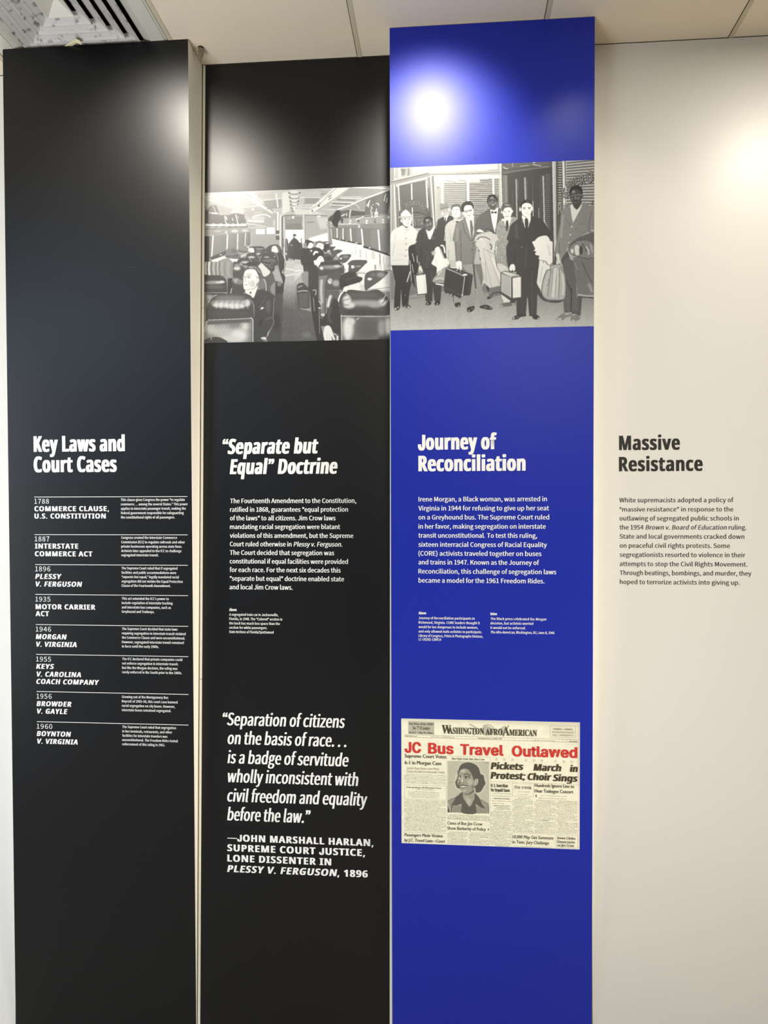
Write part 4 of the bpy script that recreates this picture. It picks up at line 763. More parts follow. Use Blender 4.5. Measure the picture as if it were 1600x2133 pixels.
# 5 grey suit and glasses
Q(126, [(990, 1330), (1000, 1060), (1030, 980), (1130, 918), (1180, 905), (1258, 1235), (1292, 880), (1390, 900), (1425, 1000), (1400, 1330)], 0, 1, 5)
P(238, [(1160, 900), (1290, 868), (1288, 1130), (1255, 1240), (1212, 1080)]); P(108, [(1232, 938), (1258, 936), (1282, 1060), (1262, 1250), (1238, 1100)]); L(76, [(1232, 940), (1240, 1120), (1258, 1245)], 5)
Q(232, [(1125, 760), (1155, 705), (1250, 700), (1284, 770), (1275, 860), (1222, 918), (1168, 892), (1132, 850)]); Q(50, [(1096, 790), (1104, 705), (1160, 655), (1240, 655), (1284, 715), (1278, 770), (1248, 712), (1168, 712), (1138, 755), (1142, 830), (1120, 810)]); L(60, [(1145, 800), (1200, 795), (1262, 775)], 9); L(90, [(1160, 818), (1190, 812)], 9, 2); L(90, [(1225, 800), (1252, 795)], 9, 2); L(110, [(1185, 868), (1240, 862)], 7, 1); E_(226, 1128, 828, 13, 22); E_(205, 1210, 835, 8, 22, 4); L(170, [(1170, 895), (1220, 920)], 8, 3)
L(74, [(1120, 985), (1160, 1130), (1252, 1258)], 7, 1); L(74, [(1345, 1020), (1320, 1130), (1262, 1258)], 7, 1); L(84, [(1088, 1090), (1085, 1310)], 9, 2); Q(240, [(1345, 1078), (1392, 1012), (1418, 1050), (1380, 1078)]); L(90, [(1310, 900), (1320, 1060)], 6, 2); L(150, [(1040, 1040), (1030, 1300)], 26, 10)
# 6 man in a dinner jacket (seen on the next tile) and the coat over his arm
A.tile(1020, 330, 7.2727)
R(206, -20, 78, 118, 160); P(176, [(-20, 165), (165, 160), (165, 250), (-20, 262)], 0, 1, 3); P(226, [(-20, 250), (150, 250), (150, 300), (-20, 300)]); R(192, -20, 296, 150, 760)
for y in range(320, 760, 26): L(76, [(-20, y), (142, y - 3)], 12, 1)
L(244, [(53, 290), (60, 560)], 26); L(70, [(130, 560), (135, 740)], 12, 3); L(200, [(150, 250), (150, 740)], 9); L(110, [(-20, 215), (165, 215)], 8, 2)
# recessed doorway
P(66, [(180, 60), (945, 30), (985, 1000), (985, 1400), (190, 1400)], 0, 1, 2); P(92, [(180, 66), (930, 38), (930, 130), (640, 165), (250, 222), (190, 232)], 0, 1, 4); L(128, [(210, 228), (500, 180), (900, 128)], 9, 1); L(56, [(200, 180), (900, 100)], 12, 5); L(238, [(168, 60), (186, 730)], 13)
P(112, [(192, 250), (268, 250), (282, 690), (192, 700)], 3); L(140, [(240, 260), (255, 680)], 14, 6); L(170, [(345, 70), (350, 130)], 10); L(236, [(205, 128), (240, 152), (280, 155)], 9, 1); L(240, [(648, 92), (700, 100), (785, 116)], 9, 1); E_(244, 675, 60, 22, 9, 1); L(205, [(460, 118), (500, 116), (600, 100)], 7, 1); L(180, [(800, 126), (900, 124)], 6, 1)
for x in range(640, 920, 26): L(120, [(x, 60), (x - 40, 130)], 6, 2, 0.5)
L(170, [(403, 312), (414, 915)], 20); L(172, [(535, 290), (545, 625)], 24); L(112, [(655, 600), (660, 650)], 6)
for y in range(320, 620, 22): E_(118, 432, y, 7, 6); E_(118, 566, y, 8, 6)
L(205, [(655, 650), (660, 890)], 12); L(186, [(744, 745), (747, 910)], 9); L(96, [(650, 300), (655, 640)], 7); L(92, [(340, 480), (350, 900)], 7)
for y in range(255, 1290, 30): L(120, [(842, y), (915, y - 10)], 11, 1); L(104, [(758, y + 10), (800, y + 6)], 8, 1)
L(190, [(812, 262), (830, 990)], 22); 
L(205, [(820, 930), (930, 1140)], 10, 1)
P(214, [(946, 36), (1000, 34), (1012, 1400), (976, 1400)]); L(60, [(942, 36), (965, 1300)], 9); L(170, [(985, 40), (995, 1300)], 8)
P(84, [(1002, 30), (1110, 30), (1110, 1400), (1014, 1400)]); 
for y in range(60, 800, 38): E_(186, 1068, y, 34, 9, 2); L(50, [(1030, y + 16), (1100, y + 20)], 8, 1); E_(150, 1150, y + 4, 9, 8, 1)
L(80, [(1030, 870), (1040, 1300)], 40, 10); L(130, [(1042, 900), (1030, 1120)], 6, 2)
P(204, [(1130, 30), (1600, 5), (1600, 760), (1165, 760), (1130, 440)], 0, 1, 3)
for i in range(18):
    y = 70 + i * 41; L(72, [(1165, y), (1600, y - 46 + i * 3.2)], 14, 1); L(150, [(1165, y + 12), (1600, y - 34 + i * 3.2)], 5, 1)
L(246, [(1114, 34), (1124, 500)], 26); L(246, [(1128, 600), (1132, 700)], 24); L(90, [(1142, 36), (1150, 420)], 10, 2); L(160, [(1152, 40), (1158, 420)], 8, 2)
for ch, x, y, h, r in (('S', 1135, 525, 150, -.5), ('A', 1208, 440, 150, -.42), ('V', 1262, 385, 120, -.3), ('E', 1312, 345, 120, -.22), ('R', 1402, 320, 150, -.15), ('O', 1515, 275, 165, -.05)):
    for dx, dy in ((12, 12), (7, 7), (-8, 4), (8, -5)): A.txt(ch, x + dx, y + dy, h, 62, r, wx=.62)
    A.txt(ch, x, y, h, 152, r, wx=.6)
for ch, x in (('R', 1070), ('E', 1165)):
    A.txt(ch, x + 8, 768, 170, 56, wx=.5); A.txt(ch, x, 762, 170, 156, wx=.5)
A.txt('F', 1568, 690, 90, 60, wx=.6)
# 6
Q(98, [(-220, 1100), (-190, 900), (-60, 800), (10, 770), (45, 1000), (82, 1145), (112, 950), (135, 750), (188, 800), (205, 900), (130, 1000), (100, 1250), (-60, 1250)], 0, 1, 4)
P(242, [(2, 768), (60, 800), (132, 748), (112, 960), (80, 1135), (38, 1000)]); Q(46, [(28, 798), (65, 812), (106, 798), (102, 836), (65, 824), (32, 838)]); [E_(120, x, y, 6, 6) for x, y in ((75, 895), (85, 975), (85, 1080))]; L(60, [(5, 775), (35, 980), (80, 1145)], 8, 1); L(60, [(135, 760), (115, 950), (84, 1140)], 8, 1)
Q(84, [(-32, 640), (-20, 575), (50, 560), (108, 600), (115, 690), (85, 770), (30, 775), (-20, 720)]); Q(36, [(-38, 680), (-30, 590), (10, 550), (70, 548), (118, 600), (120, 670), (100, 620), (50, 585), (-10, 600), (-20, 660)]); E_(150, 38, 596, 22, 14, 5); E_(200, 52, 702, 18, 9, 2); E_(128, 40, 660, 8, 22, 4); L(30, [(0, 640), (22, 640)], 9, 2); L(30, [(62, 640), (84, 640)], 9, 2); E_(140, 88, 680, 12, 20, 6); E_(130, 5, 680, 12, 20, 6); L(50, [(30, 740), (70, 738)], 8, 2); Q(238, [(-190, 1110), (-180, 1080), (-140, 1075), (-100, 1100), (-90, 1120)])
# 7 tweed
Q(152, [(95, 1330), (102, 1060), (128, 980), (212, 915), (262, 1110), (330, 890), (430, 928), (340, 1000), (290, 1330)], 0, 1, 24)
P(240, [(212, 905), (335, 888), (312, 960), (270, 1112), (232, 1000)]); Q(50, [(254, 945), (278, 945), (286, 1040), (265, 1108), (244, 1030)]); Q(232, [(190, 800), (215, 745), (315, 738), (340, 800), (325, 870), (272, 928), (220, 890)]); Q(84, [(180, 800), (186, 715), (235, 676), (310, 682), (346, 740), (340, 800), (320, 745), (230, 752), (200, 812)]); L(176, [(230, 700), (300, 712)], 14, 3); L(84, [(216, 806), (244, 806)], 10, 1); L(84, [(278, 806), (308, 800)], 10, 1); L(120, [(236, 870), (262, 882), (292, 866)], 8, 1); L(240, [(245, 868), (284, 866)], 5); E_(222, 182, 812, 11, 22); E_(222, 345, 800, 11, 22); E_(196, 262, 835, 8, 20, 4); E_(236, 200, 930, 14, 20, 2)
for i in range(16): x = 112 + i * 12; L(96 if i % 2 else 206, [(x, 1010 + (i % 4) * 20), (x - 6, 1310)], 4, 1, 0.7)
# 8 dark suit, centre
Q(60, [(282, 1330), (300, 1080), (345, 985), (490, 905), (555, 1080), (630, 885), (770, 915), (835, 980), (935, 1135), (940, 1250), (885, 1195), (760, 1175), (690, 1245), (700, 1330)], 0, 1, 2)
P(245, [(486, 855), (550, 900), (622, 850), (622, 930), (585, 1045), (540, 1055), (498, 960)]); Q(46, [(538, 915), (576, 915), (588, 1000), (560, 1085), (534, 1000)]); L(110, [(545, 940), (580, 975)], 5, 1); L(110, [(540, 980), (584, 1015)], 5, 1)
Q(242, [(478, 760), (486, 690), (560, 662), (632, 685), (644, 760), (612, 860), (555, 892), (500, 855)]); Q(44, [(470, 760), (474, 680), (530, 632), (610, 632), (648, 690), (650, 765), (634, 700), (560, 672), (496, 700), (484, 755)]); L(130, [(560, 645), (600, 655)], 7, 2); E_(230, 462, 772, 14, 34); E_(230, 652, 762, 12, 34); L(60, [(504, 748), (545, 752)], 11, 1); L(60, [(580, 752), (622, 745)], 11, 1); L(120, [(508, 766), (542, 768)], 8, 2); L(120, [(585, 768), (618, 764)], 8, 2); L(186, [(540, 832), (588, 832)], 7, 1); L(206, [(556, 770), (552, 806), (572, 812)], 6, 2); L(200, [(500, 850), (552, 888), (606, 860)], 6, 2)
L(40, [(500, 920), (530, 1060), (560, 1200)], 7, 2); L(92, [(400, 1000), (420, 1300)], 20, 12)
# 9 light grey jacket, right
Q(140, [(1020, 1330), (1068, 1000), (1088, 800), (1150, 750), (1225, 708), (1266, 975), (1402, 680), (1500, 712), (1600, 745), (1600, 1130), (1500, 1110), (1340, 1215), (1230, 1330)], 0, 1, 4)
P(240, [(1222, 715), (1258, 692), (1312, 775), (1402, 675), (1372, 780), (1266, 970), (1238, 850)]); Q(66, [(1262, 690), (1390, 650), (1370, 720), (1315, 775)]); Q(76, [(1214, 560), (1230, 470), (1290, 422), (1372, 438), (1404, 520), (1392, 620), (1340, 702), (1282, 702), (1235, 645)]); Q(36, [(1206, 565), (1222, 455), (1290, 412), (1385, 428), (1410, 520), (1392, 560), (1375, 500), (1300, 465), (1240, 500), (1222, 570)]); E_(160, 1272, 505, 24, 22, 6); E_(160, 1302, 600, 9, 22, 3); E_(130, 1345, 600, 18, 24, 7); E_(120, 1252, 610, 10, 22, 5); L(200, [(1222, 560), (1255, 568), (1300, 560), (1350, 552), (1402, 548), (1442, 518)], 6); L(30, [(1235, 578), (1262, 580)], 12, 2); L(30, [(1322, 575), (1350, 572)], 12, 2); E_(40, 1302, 650, 28, 8, 1); E_(150, 1302, 664, 20, 5, 1); E_(96, 1408, 570, 10, 24); E_(240, 1290, 760, 10, 6)
L(100, [(1150, 900), (1200, 985), (1240, 1045)], 7, 2); L(200, [(1400, 700), (1330, 900), (1250, 1010)], 7, 2); L(96, [(1390, 760), (1300, 950), (1245, 1020)], 6, 2); [E_(244, x, y, 12, 12) for x, y in ((1245, 1035), (1221, 1157), (1196, 1276))]; L(90, [(1545, 800), (1510, 960), (1500, 1100)], 9, 2); L(100, [(1345, 1002), (1440, 985)], 6, 1); L(110, [(1310, 1040), (1310, 1100), (1440, 1110)], 5, 2); L(170, [(1110, 860), (1080, 1200)], 26, 10); L(225, [(1535, 1090), (1595, 1095)], 14, 2); L(100, [(1500, 1110), (1600, 1140)], 10, 3)
Q(96, [(1225, 1330), (1270, 1250), (1400, 1175), (1600, 1130), (1600, 1330)], 0, 1, 14)
Q(244, [(662, 1330), (665, 1280), (715, 1212), (780, 1178), (878, 1178), (935, 1290), (945, 1330)])
# coat folded over man 6's arm
A.tile(810, 330, 7.2727)
Q(200, [(1308, 1212), (1340, 1160), (1430, 1128), (1540, 1112), (1620, 1155), (1690, 1270), (1690, 1340), (1330, 1340)], 0, 1, 3); L(60, [(1335, 1235), (1380, 1195), (1470, 1195), (1540, 1240), (1580, 1300)], 11, 2); L(236, [(1390, 1215), (1480, 1290)], 18, 5); L(236, [(1340, 1250), (1350, 1320)], 20, 4); L(44, [(1470, 1070), (1560, 1100), (1590, 1140)], 14, 2); L(190, [(1480, 1085), (1540, 1110)], 9, 2)
# lower half, left
A.tile(810, 505, 7.2727)
R(158, 0, 0, 86, 920, 0, 1, 4); R(126, 26, 460, 92, 900, 4); P(118, [(300, 330), (1700, 330), (1700, 780), (800, 800), (300, 860)], 0, 1, 5); P(150, [(28, 872), (420, 778), (860, 740), (860, 780), (300, 850), (28, 920)], 0, 1, 3)
G([(0, 930), (300, 862), (860, 775), (3200, 720), (3200, 1400), (0, 1400)], 142, 208, 760, 1290, 7)
for i in range(240):
    x = 30 + (i * 197) % 3150; y = 840 + (i * 83) % 480; w = 18 + (y - 800) * .12
    L(122 + (i % 3) * 34 if i % 4 else 222, [(x, y), (x + w, y - 6 + (i % 5) * 2)], 4 + (i % 3), 1, 0.5)
    if i % 3 == 0: L(128, [(x, y), (x + w * .45, y - w * .6)], 4, 1, 0.4)
Q(222, [(10, -20), (435, -20), (425, 30), (345, 60), (342, 150), (300, 192), (308, 345), (180, 350), (38, 345), (22, 200)], 0, 1, 3); [E_(96, x, y, 8, 9) for x, y in ((262, 24), (262, 116), (250, 206))]; L(180, [(135, 180), (235, 190)], 6, 1); L(184, [(60, 270), (240, 262)], 7, 3); L(180, [(90, 20), (55, 200)], 8, 3); Q(236, [(275, 110), (330, 95), (345, 150), (300, 190), (275, 150)]); L(150, [(260, 110), (330, 120)], 6, 1); Q(222, [(20, 350), (48, 385), (45, 410), (18, 410)]); L(90, [(25, 430), (60, 450)], 12, 3)
P(54, [(42, 345), (315, 345), (345, 600), (310, 760), (292, 962), (200, 955), (186, 705), (172, 975), (78, 965), (98, 600)], 0, 1, 2); L(160, [(186, 720), (186, 930)], 7, 1); E_(190, 248, 798, 7, 7)
Q(66, [(80, 970), (165, 960), (165, 1000), (135, 1028), (90, 1022)]); Q(66, [(210, 955), (290, 945), (328, 965), (325, 990), (280, 992), (215, 975)]); E_(232, 102, 1005, 16, 12, 1); E_(236, 140, 985, 14, 8, 1); E_(236, 300, 978, 20, 8, 1); E_(190, 245, 972, 12, 8, 1)
Q(48, [(300, 80), (350, 38), (432, 36), (452, 200), (442, 420), (392, 560), (402, 690), (352, 600), (320, 570), (300, 400), (298, 190)])
for q, w in (([(352, 165), (372, 230), (382, 290)], 9), ([(322, 270), (330, 420), (342, 590)], 9), ([(322, 440), (300, 520), (275, 600)], 15), ([(432, 180), (428, 240), (436, 310)], 10), ([(352, 330), (372, 460)], 8), ([(405, 50), (410, 110)], 8), ([(300, 200), (305, 330)], 6), ([(388, 480), (386, 570)], 5)): L(226, q, w, 1)
Q(64, [(428, -20), (860, -20), (868, 230), (730, 330), (735, 385), (700, 402), (505, 400), (462, 300), (430, 200)], 0, 1, 2); P(62, [(515, 395), (735, 385), (705, 520), (800, 640), (785, 885), (690, 885), (665, 640), (662, 892), (560, 892)], 0, 1, 2); L(100, [(520, 120), (600, 180), (560, 380)], 7, 3); L(44, [(500, 60), (480, 330)], 8, 2); L(98, [(640, 420), (660, 620)], 6, 2); L(40, [(510, 400), (720, 400)], 6, 2)
Q(42, [(562, 925), (590, 895), (640, 900), (640, 935), (600, 952), (565, 945)]); Q(42, [(695, 915), (720, 885), (775, 890), (770, 935), (730, 952), (695, 940)]); E_(236, 590, 930, 9, 10, 1); E_(236, 735, 932, 9, 10, 1); L(120, [(640, 890), (640, 930)], 5, 1)
Q(224, [(452, 390), (478, 348), (505, 400), (512, 455), (480, 475), (458, 440)]); L(70, [(470, 420), (510, 480), (520, 470)], 8, 1); L(70, [(480, 440), (490, 480)], 7)
Q(70, [(404, 515), (415, 498), (548, 475), (566, 500), (588, 755), (566, 785), (452, 796), (430, 775)]); Q(242, [(414, 515), (425, 504), (540, 486), (556, 502), (576, 752), (560, 772), (455, 784), (438, 770)]); L(212, [(530, 500), (552, 760)], 9, 2)
Q(240, [(648, 310), (682, 235), (700, 95), (770, 75), (850, 245), (905, 290), (880, 370), (830, 385), (735, 470), (722, 375), (672, 345)]); L(120, [(770, 90), (840, 250)], 7, 1); L(205, [(700, 240), (740, 350)], 9, 4); 
for i in range(4): L(236, [(645 + i * 4, 150 + i * 13), (722, 112 + i * 18)], 8); L(110, [(650, 158 + i * 13), (715, 124 + i * 18)], 4)
L(54, [(800, 30), (850, 130), (862, 240)], 26, 2); L(242, [(785, 45), (830, 60), (850, 160)], 22, 2); Q(236, [(835, 330), (850, 250), (890, 250), (912, 300), (905, 345), (860, 380)]); L(130, [(880, 330), (905, 370)], 6, 1)
Q(164, [(672, 600), (690, 525), (735, 500), (745, 450), (835, 385), (865, 385), (845, 610)], 0, 1, 3); L(226, [(700, 560), (780, 540), (835, 560)], 12, 3); L(110, [(690, 590), (780, 580), (840, 590)], 6, 2); L(214, [(800, 420), (740, 500)], 18, 5); L(60, [(672, 612), (850, 620)], 9, 2); L(240, [(708, 625), (770, 636), (832, 650)], 20)
P(204, [(862, -20), (1010, -20), (1022, 262), (900, 278), (868, 200)], 0, 1, 3); L(120, [(900, 270), (905, 110)], 6, 2); P(190, [(925, 278), (1020, 272), (1070, 390), (935, 385)])
P(124, [(990, -20), (1092, -20), (1102, 290), (1018, 292)], 0, 1, 4); P(126, [(1085, -20), (1345, -20), (1292, 330), (1240, 345), (1112, 345), (1090, 200)], 0, 1, 4); L(76, [(1090, 0), (1098, 280)], 8, 1); L(76, [(1100, 345), (1240, 345), (1290, 310)], 6, 1); [E_(50, x, y, 9, 9) for x, y in ((1262, 112), (1276, 12))]; L(90, [(1280, 0), (1270, 330)], 7, 2); L(76, [(1012, 0), (1018, 280)], 6, 1)
P(158, [(1112, 345), (1292, 325), (1350, 480), (1490, 960), (1380, 972), (1302, 700), (1300, 965), (1198, 975), (1178, 800), (1250, 560)], 0, 1, 4)
for i in range(7): L(112, [(1130 + i * 24, 350), (1190 + i * 18, 960)], 4, 1, 0.6)
for i in range(4): L(112, [(1300 + i * 12, 400), (1390 + i * 26, 950)], 5, 1, 0.6)
L(54, [(1285, 330), (1305, 560), (1320, 700)], 20, 3); P(158, [(975, 765), (1060, 800), (1080, 900), (990, 915)], 0, 1, 6); L(70, [(972, 770), (985, 900)], 9, 2)
P(56, [(862, 395), (1142, 512), (1112, 808), (832, 662)], 0, 1, 1); P(50, [(1140, 512), (1274, 500), (1238, 780), (1220, 800), (1110, 806)]); P(66, [(862, 392), (1000, 378), (1274, 488), (1270, 502), (1140, 516)]); L(238, [(878, 396), (1010, 450), (1140, 512)], 9, 0, 1, False); L(232, [(1150, 515), (1132, 660), (1115, 792)], 10, 1); E_(240, 1156, 490, 36, 14, 2); E_(244, 1112, 795, 12, 13, 1); E_(236, 1000, 384, 60, 7, 2); L(232, [(1030, 395), (1030, 430)], 14, 1); L(232, [(1082, 410), (1088, 450)], 16, 1); L(44, [(1020, 400), (1100, 440)], 14, 2); L(90, [(1240, 520), (1212, 770)], 5, 1)
Q(240, [(1018, 310), (1050, 282), (1095, 290), (1108, 370), (1102, 410), (1078, 410), (1068, 370), (1058, 410), (1032, 395)]); L(120, [(1068, 350), (1066, 400)], 5)
P(240, [(850, 702), (918, 738), (850, 762)]); P(58, [(830, 665), (1110, 810), (1080, 850), (985, 800), (960, 770), (850, 770)], 3); L(58, [(920, 770), (980, 810)], 34, 4); E_(220, 945, 795, 10, 12, 2)
Q(50, [(1000, 925), (1075, 905), (1088, 950), (1070, 975), (1015, 975), (1000, 950)]); E_(196, 1060, 960, 14, 8, 2); Q(46, [(1182, 1010), (1200, 985), (1290, 962), (1296, 1000), (1260, 1045), (1200, 1055)]); E_(226, 1215, 1035, 9, 12, 2); E_(150, 1262, 1000, 14, 8, 3); Q(46, [(1382, 965), (1480, 945), (1555, 980), (1572, 1005), (1530, 1022), (1430, 1002), (1385, 992)]); E_(180, 1540, 990, 18, 7, 3); E_(150, 1470, 980, 26, 6, 3)
Q(206, [(1338, -20), (1700, -20), (1720, 130), (1780, 330), (1832, 450), (1690, 660), (1560, 712), (1480, 645), (1440, 620), (1405, 685), (1425, 560), (1400, 360), (1350, 130)], 0, 1, 4)
for q, w, g in (([(1345, 60), (1400, 340), (1440, 560)], 8, 110), ([(1430, 120), (1500, 420), (1560, 690)], 12, 176), ([(1500, 100), (1600, 420), (1680, 640)], 14, 182), ([(1420, 90), (1480, 120), (1600, 180)], 9, 150), ([(1460, 300), (1480, 600)], 9, 150), ([(1560, 230), (1700, 560)], 16, 236)): L(g, q, w, 3)
[E_(70, x, y, 11, 13) for x, y in ((1362, 125), (1386, 250))]
Q(196, [(1500, -20), (1600, -20), (1612, 60), (1580, 120), (1540, 110), (1480, 60)], 2); L(70, [(1500, 20), (1550, 60), (1560, 105)], 14, 3); L(40, [(1540, 0), (1550, 50)], 10, 2)
Q(54, [(1480, 650), (1560, 715), (1640, 690), (1600, 790), (1540, 850), (1490, 856), (1500, 820), (1570, 770), (1500, 740)], 2); E_(180, 1560, 820, 12, 9, 2); L(80, [(1590, 700), (1680, 670)], 30, 8)
# lower half, right
A.tile(1020, 505, 7.2727)
Q(196, [(-60, -20), (40, -20), (78, 40), (62, 110), (20, 126), (-30, 70)], 0, 1, 3); L(50, [(0, 20), (30, 60), (20, 110)], 13, 3); L(234, [(60, -10), (70, 60), (40, 115)], 11, 2)
Q(152, [(92, -20), (305, -20), (300, 130), (290, 430), (200, 445), (140, 440), (100, 300)], 0, 1, 20); L(230, [(105, 60), (92, 180), (88, 330)], 12, 2); L(70, [(75, 120), (110, 360), (160, 450)], 10, 2); Q(206, [(110, 330), (190, 330), (280, 390), (285, 425), (160, 450)], 3, 1, 14)
for i in range(12): x = 112 + i * 15; L(100 if i % 2 else 212, [(x, 0), (x + 4, 330)], 4, 1, 0.6)
P(112, [(-10, 690), (170, 660), (175, 790), (-10, 840)], 0, 1, 4); L(60, [(0, 840), (60, 770), (165, 750)], 16, 4)
Q(58, [(285, -20), (700, -20), (745, 200), (764, 340), (735, 405), (700, 420), (500, 416), (385, 445), (285, 415)], 0, 1, 2); P(56, [(398, 425), (735, 400), (728, 640), (712, 1115), (602, 1115), (572, 800), (548, 1105), (410, 1095), (402, 820), (480, 800)], 0, 1, 1); L(36, [(520, 412), (700, 402)], 6, 1); E_(130, 490, 70, 14, 8, 2); L(36, [(385, 100), (380, 430)], 7, 2); L(92, [(640, 420), (650, 1080)], 6, 3); L(80, [(470, 440), (490, 1080)], 5, 3); L(182, [(573, 850), (576, 1010)], 16, 2); L(84, [(560, 60), (540, 400)], 12, 8)
Q(42, [(342, 1150), (380, 1115), (450, 1088), (550, 1092), (545, 1118), (470, 1130), (430, 1160), (360, 1168)]); Q(42, [(605, 1100), (710, 1098), (750, 1120), (752, 1155), (700, 1166), (655, 1150), (650, 1125)]); E_(240, 368, 1146, 13, 12, 2); E_(226, 738, 1148, 9, 12, 2); E_(150, 420, 1130, 22, 6, 3)
Q(242, [(296, 390), (328, 332), (375, 338), (388, 408), (360, 438), (344, 405), (335, 440), (308, 425)])
Q(56, [(160, 745), (335, 850), (500, 835), (520, 800), (480, 870), (410, 905), (310, 910), (180, 800)], 3); P(228, [(172, 782), (318, 885), (300, 905), (215, 912)]); Q(104, [(150, 960), (190, 925), (300, 905), (335, 925), (330, 960), (180, 975)], 0, 1, 8); E_(206, 180, 958, 24, 9, 3); L(110, [(400, 880), (404, 950)], 26, 4)
P(66, [(165, 455), (240, 430), (450, 485), (485, 512), (485, 842), (345, 862), (160, 755)]); P(180, [(176, 468), (330, 528), (330, 842), (172, 745)], 0, 1, 2); P(238, [(348, 540), (474, 520), (474, 828), (352, 842)]); P(212, [(180, 456), (240, 440), (440, 492), (450, 514), (352, 530), (330, 524)]); L(52, [(335, 540), (334, 840)], 13); L(214, [(318, 530), (318, 838)], 8, 1); L(52, [(340, 520), (430, 505)], 10); L(90, [(330, 430), (345, 470)], 9, 1); L(150, [(300, 455), (390, 470)], 7, 1)
Q(60, [(690, 560), (735, 640), (790, 780), (860, 868), (1000, 880), (1130, 850), (1120, 880), (1040, 912), (900, 905), (790, 860), (710, 740)], 3)
P(238, [(755, 262), (925, 318), (905, 430), (850, 520), (790, 735), (745, 680), (714, 615), (742, 400)]); L(120, [(760, 265), (840, 285), (880, 330)], 8, 1); E_(56, 818, 298, 8, 9); L(204, [(800, 360), (760, 600)], 14, 5)
Q(245, [(665, -20), (935, -20), (955, 60), (978, 180), (975, 270), (905, 335), (850, 280), (762, 262), (742, 238), (760, 205), (700, 190), (690, 165), (705, 138), (668, 125), (690, 95), (666, 40)]); L(205, [(880, 40), (920, 200)], 14, 8); L(80, [(980, 280), (905, 345), (850, 300)], 7, 1)
R(70, 955, -20, 975, 340, 1); P(214, [(975, -20), (1000, -20), (985, 170), (978, 260)], 1); P(62, [(985, 170), (1010, 175), (1010, 340), (975, 350)], 2)
P(140, [(1015, -20), (1200, -20), (1130, 240), (1075, 242), (1052, 185), (976, 160)], 0, 1, 4); L(80, [(1055, 0), (1060, 180)], 7, 1); L(90, [(980, 162), (1052, 186)], 7, 1); Q(228, [(1000, 180), (1050, 172), (1058, 260), (1075, 325), (1020, 345), (1005, 290), (1012, 230)]); L(100, [(1008, 215), (1020, 300)], 8, 1); L(240, [(985, 345), (1050, 335), (1100, 350)], 14, 2); L(40, [(1040, 320), (1075, 325)], 7, 1)
P(80, [(1080, 262), (1178, 120), (1225, 255), (1272, 272), (1312, 600), (1322, 830), (1402, 830), (1378, 1112), (1250, 1092), (1242, 1055), (1130, 1062), (1120, 900), (1152, 700), (1130, 460)], 0, 1, 2)
for i in range(13): x = 1100 + i * 16; L(150, [(x, 330 - min(i, 5) * 20), (x + 40, 800), (x + 40, 1040)], 4, 0, 0.8)
L(44, [(1240, 700), (1235, 1040)], 18, 5); L(44, [(1150, 560), (1250, 760)], 14, 6)
Q(108, [(928, 345), (1070, 335), (1090, 400), (1140, 470), (1158, 690), (1140, 850), (1050, 880), (860, 860), (785, 770), (800, 590), (862, 420), (915, 410)]); Q(188, [(938, 352), (1066, 345), (1080, 405), (1130, 480), (1150, 690), (1130, 842), (1050, 868), (865, 850), (796, 765), (812, 600), (872, 430), (920, 420)], 0, 1, 3)
for q, w, g in (([(990, 380), (975, 600), (960, 830)], 44, 224), ([(1035, 400), (1030, 620), (1020, 830)], 26, 216), ([(930, 400), (905, 620), (880, 820)], 10, 112), ([(1052, 380), (1058, 600), (1040, 840)], 10, 112), ([(900, 460), (850, 620), (835, 760)], 20, 206), ([(1100, 480), (1120, 640), (1105, 800)], 26, 220), ([(940, 440), (955, 560), (930, 760)], 7, 130), ([(965, 470), (960, 400), (1000, 370)], 8, 120), ([(880, 560), (905, 600), (870, 660)], 9, 120), ([(1010, 500), (1000, 800)], 6, 150)): L(g, q, w, 3)
P(116, [(1270, 225), (1600, 205), (1600, 835), (1340, 810), (1312, 600)], 0, 1, 9); L(196, [(1336, 790), (1460, 808), (1600, 812)], 24, 1); L(54, [(1340, 822), (1600, 842)], 16, 2); L(66, [(1400, 300), (1480, 480), (1560, 620)], 10, 2); L(176, [(1500, 620), (1560, 760)], 40, 14); L(150, [(1290, 300), (1330, 420)], 12, 4); L(150, [(1522, 680), (1524, 820)], 6, 1)
P(190, [(1180, 120), (1230, 155), (1262, 270), (1225, 262)], 1)
Q(136, [(1188, 100), (1235, 25), (1350, -20), (1500, -20), (1580, 60), (1590, 200), (1500, 242), (1250, 186)], 0, 1, 12); E_(236, 1250, 132, 22, 36, 4); Q(232, [(1290, 60), (1340, 40), (1370, 110), (1350, 190), (1300, 180)], 3); E_(60, 1385, 120, 28, 70, 8); L(216, [(1460, 60), (1500, 130), (1500, 190)], 22, 5); L(60, [(1190, 108), (1262, 190), (1400, 228), (1500, 244), (1560, 225)], 9, 1); L(50, [(1195, 95), (1240, 30), (1300, 0)], 9, 1); L(60, [(1400, 10), (1470, 130)], 12, 3); L(205, [(1530, 20), (1560, 150)], 16, 6)
Q(134, [(1012, 1162), (1060, 1110), (1132, 1068), (1232, 1080), (1228, 1115), (1150, 1142), (1110, 1172), (1040, 1175)], 0, 1, 8); Q(134, [(1228, 1180), (1240, 1100), (1300, 1080), (1350, 1110), (1368, 1160), (1300, 1195), (1240, 1192)], 0, 1, 10); E_(232, 1060, 1160, 36, 9, 3); E_(222, 1170, 1086, 40, 8, 4); E_(228, 1268, 1186, 26, 8, 3); E_(222, 1275, 1095, 24, 8, 3); L(80, [(1120, 1150), (1100, 1175)], 6, 1)
A.done(1.1, 3.0)
PIC2 = A

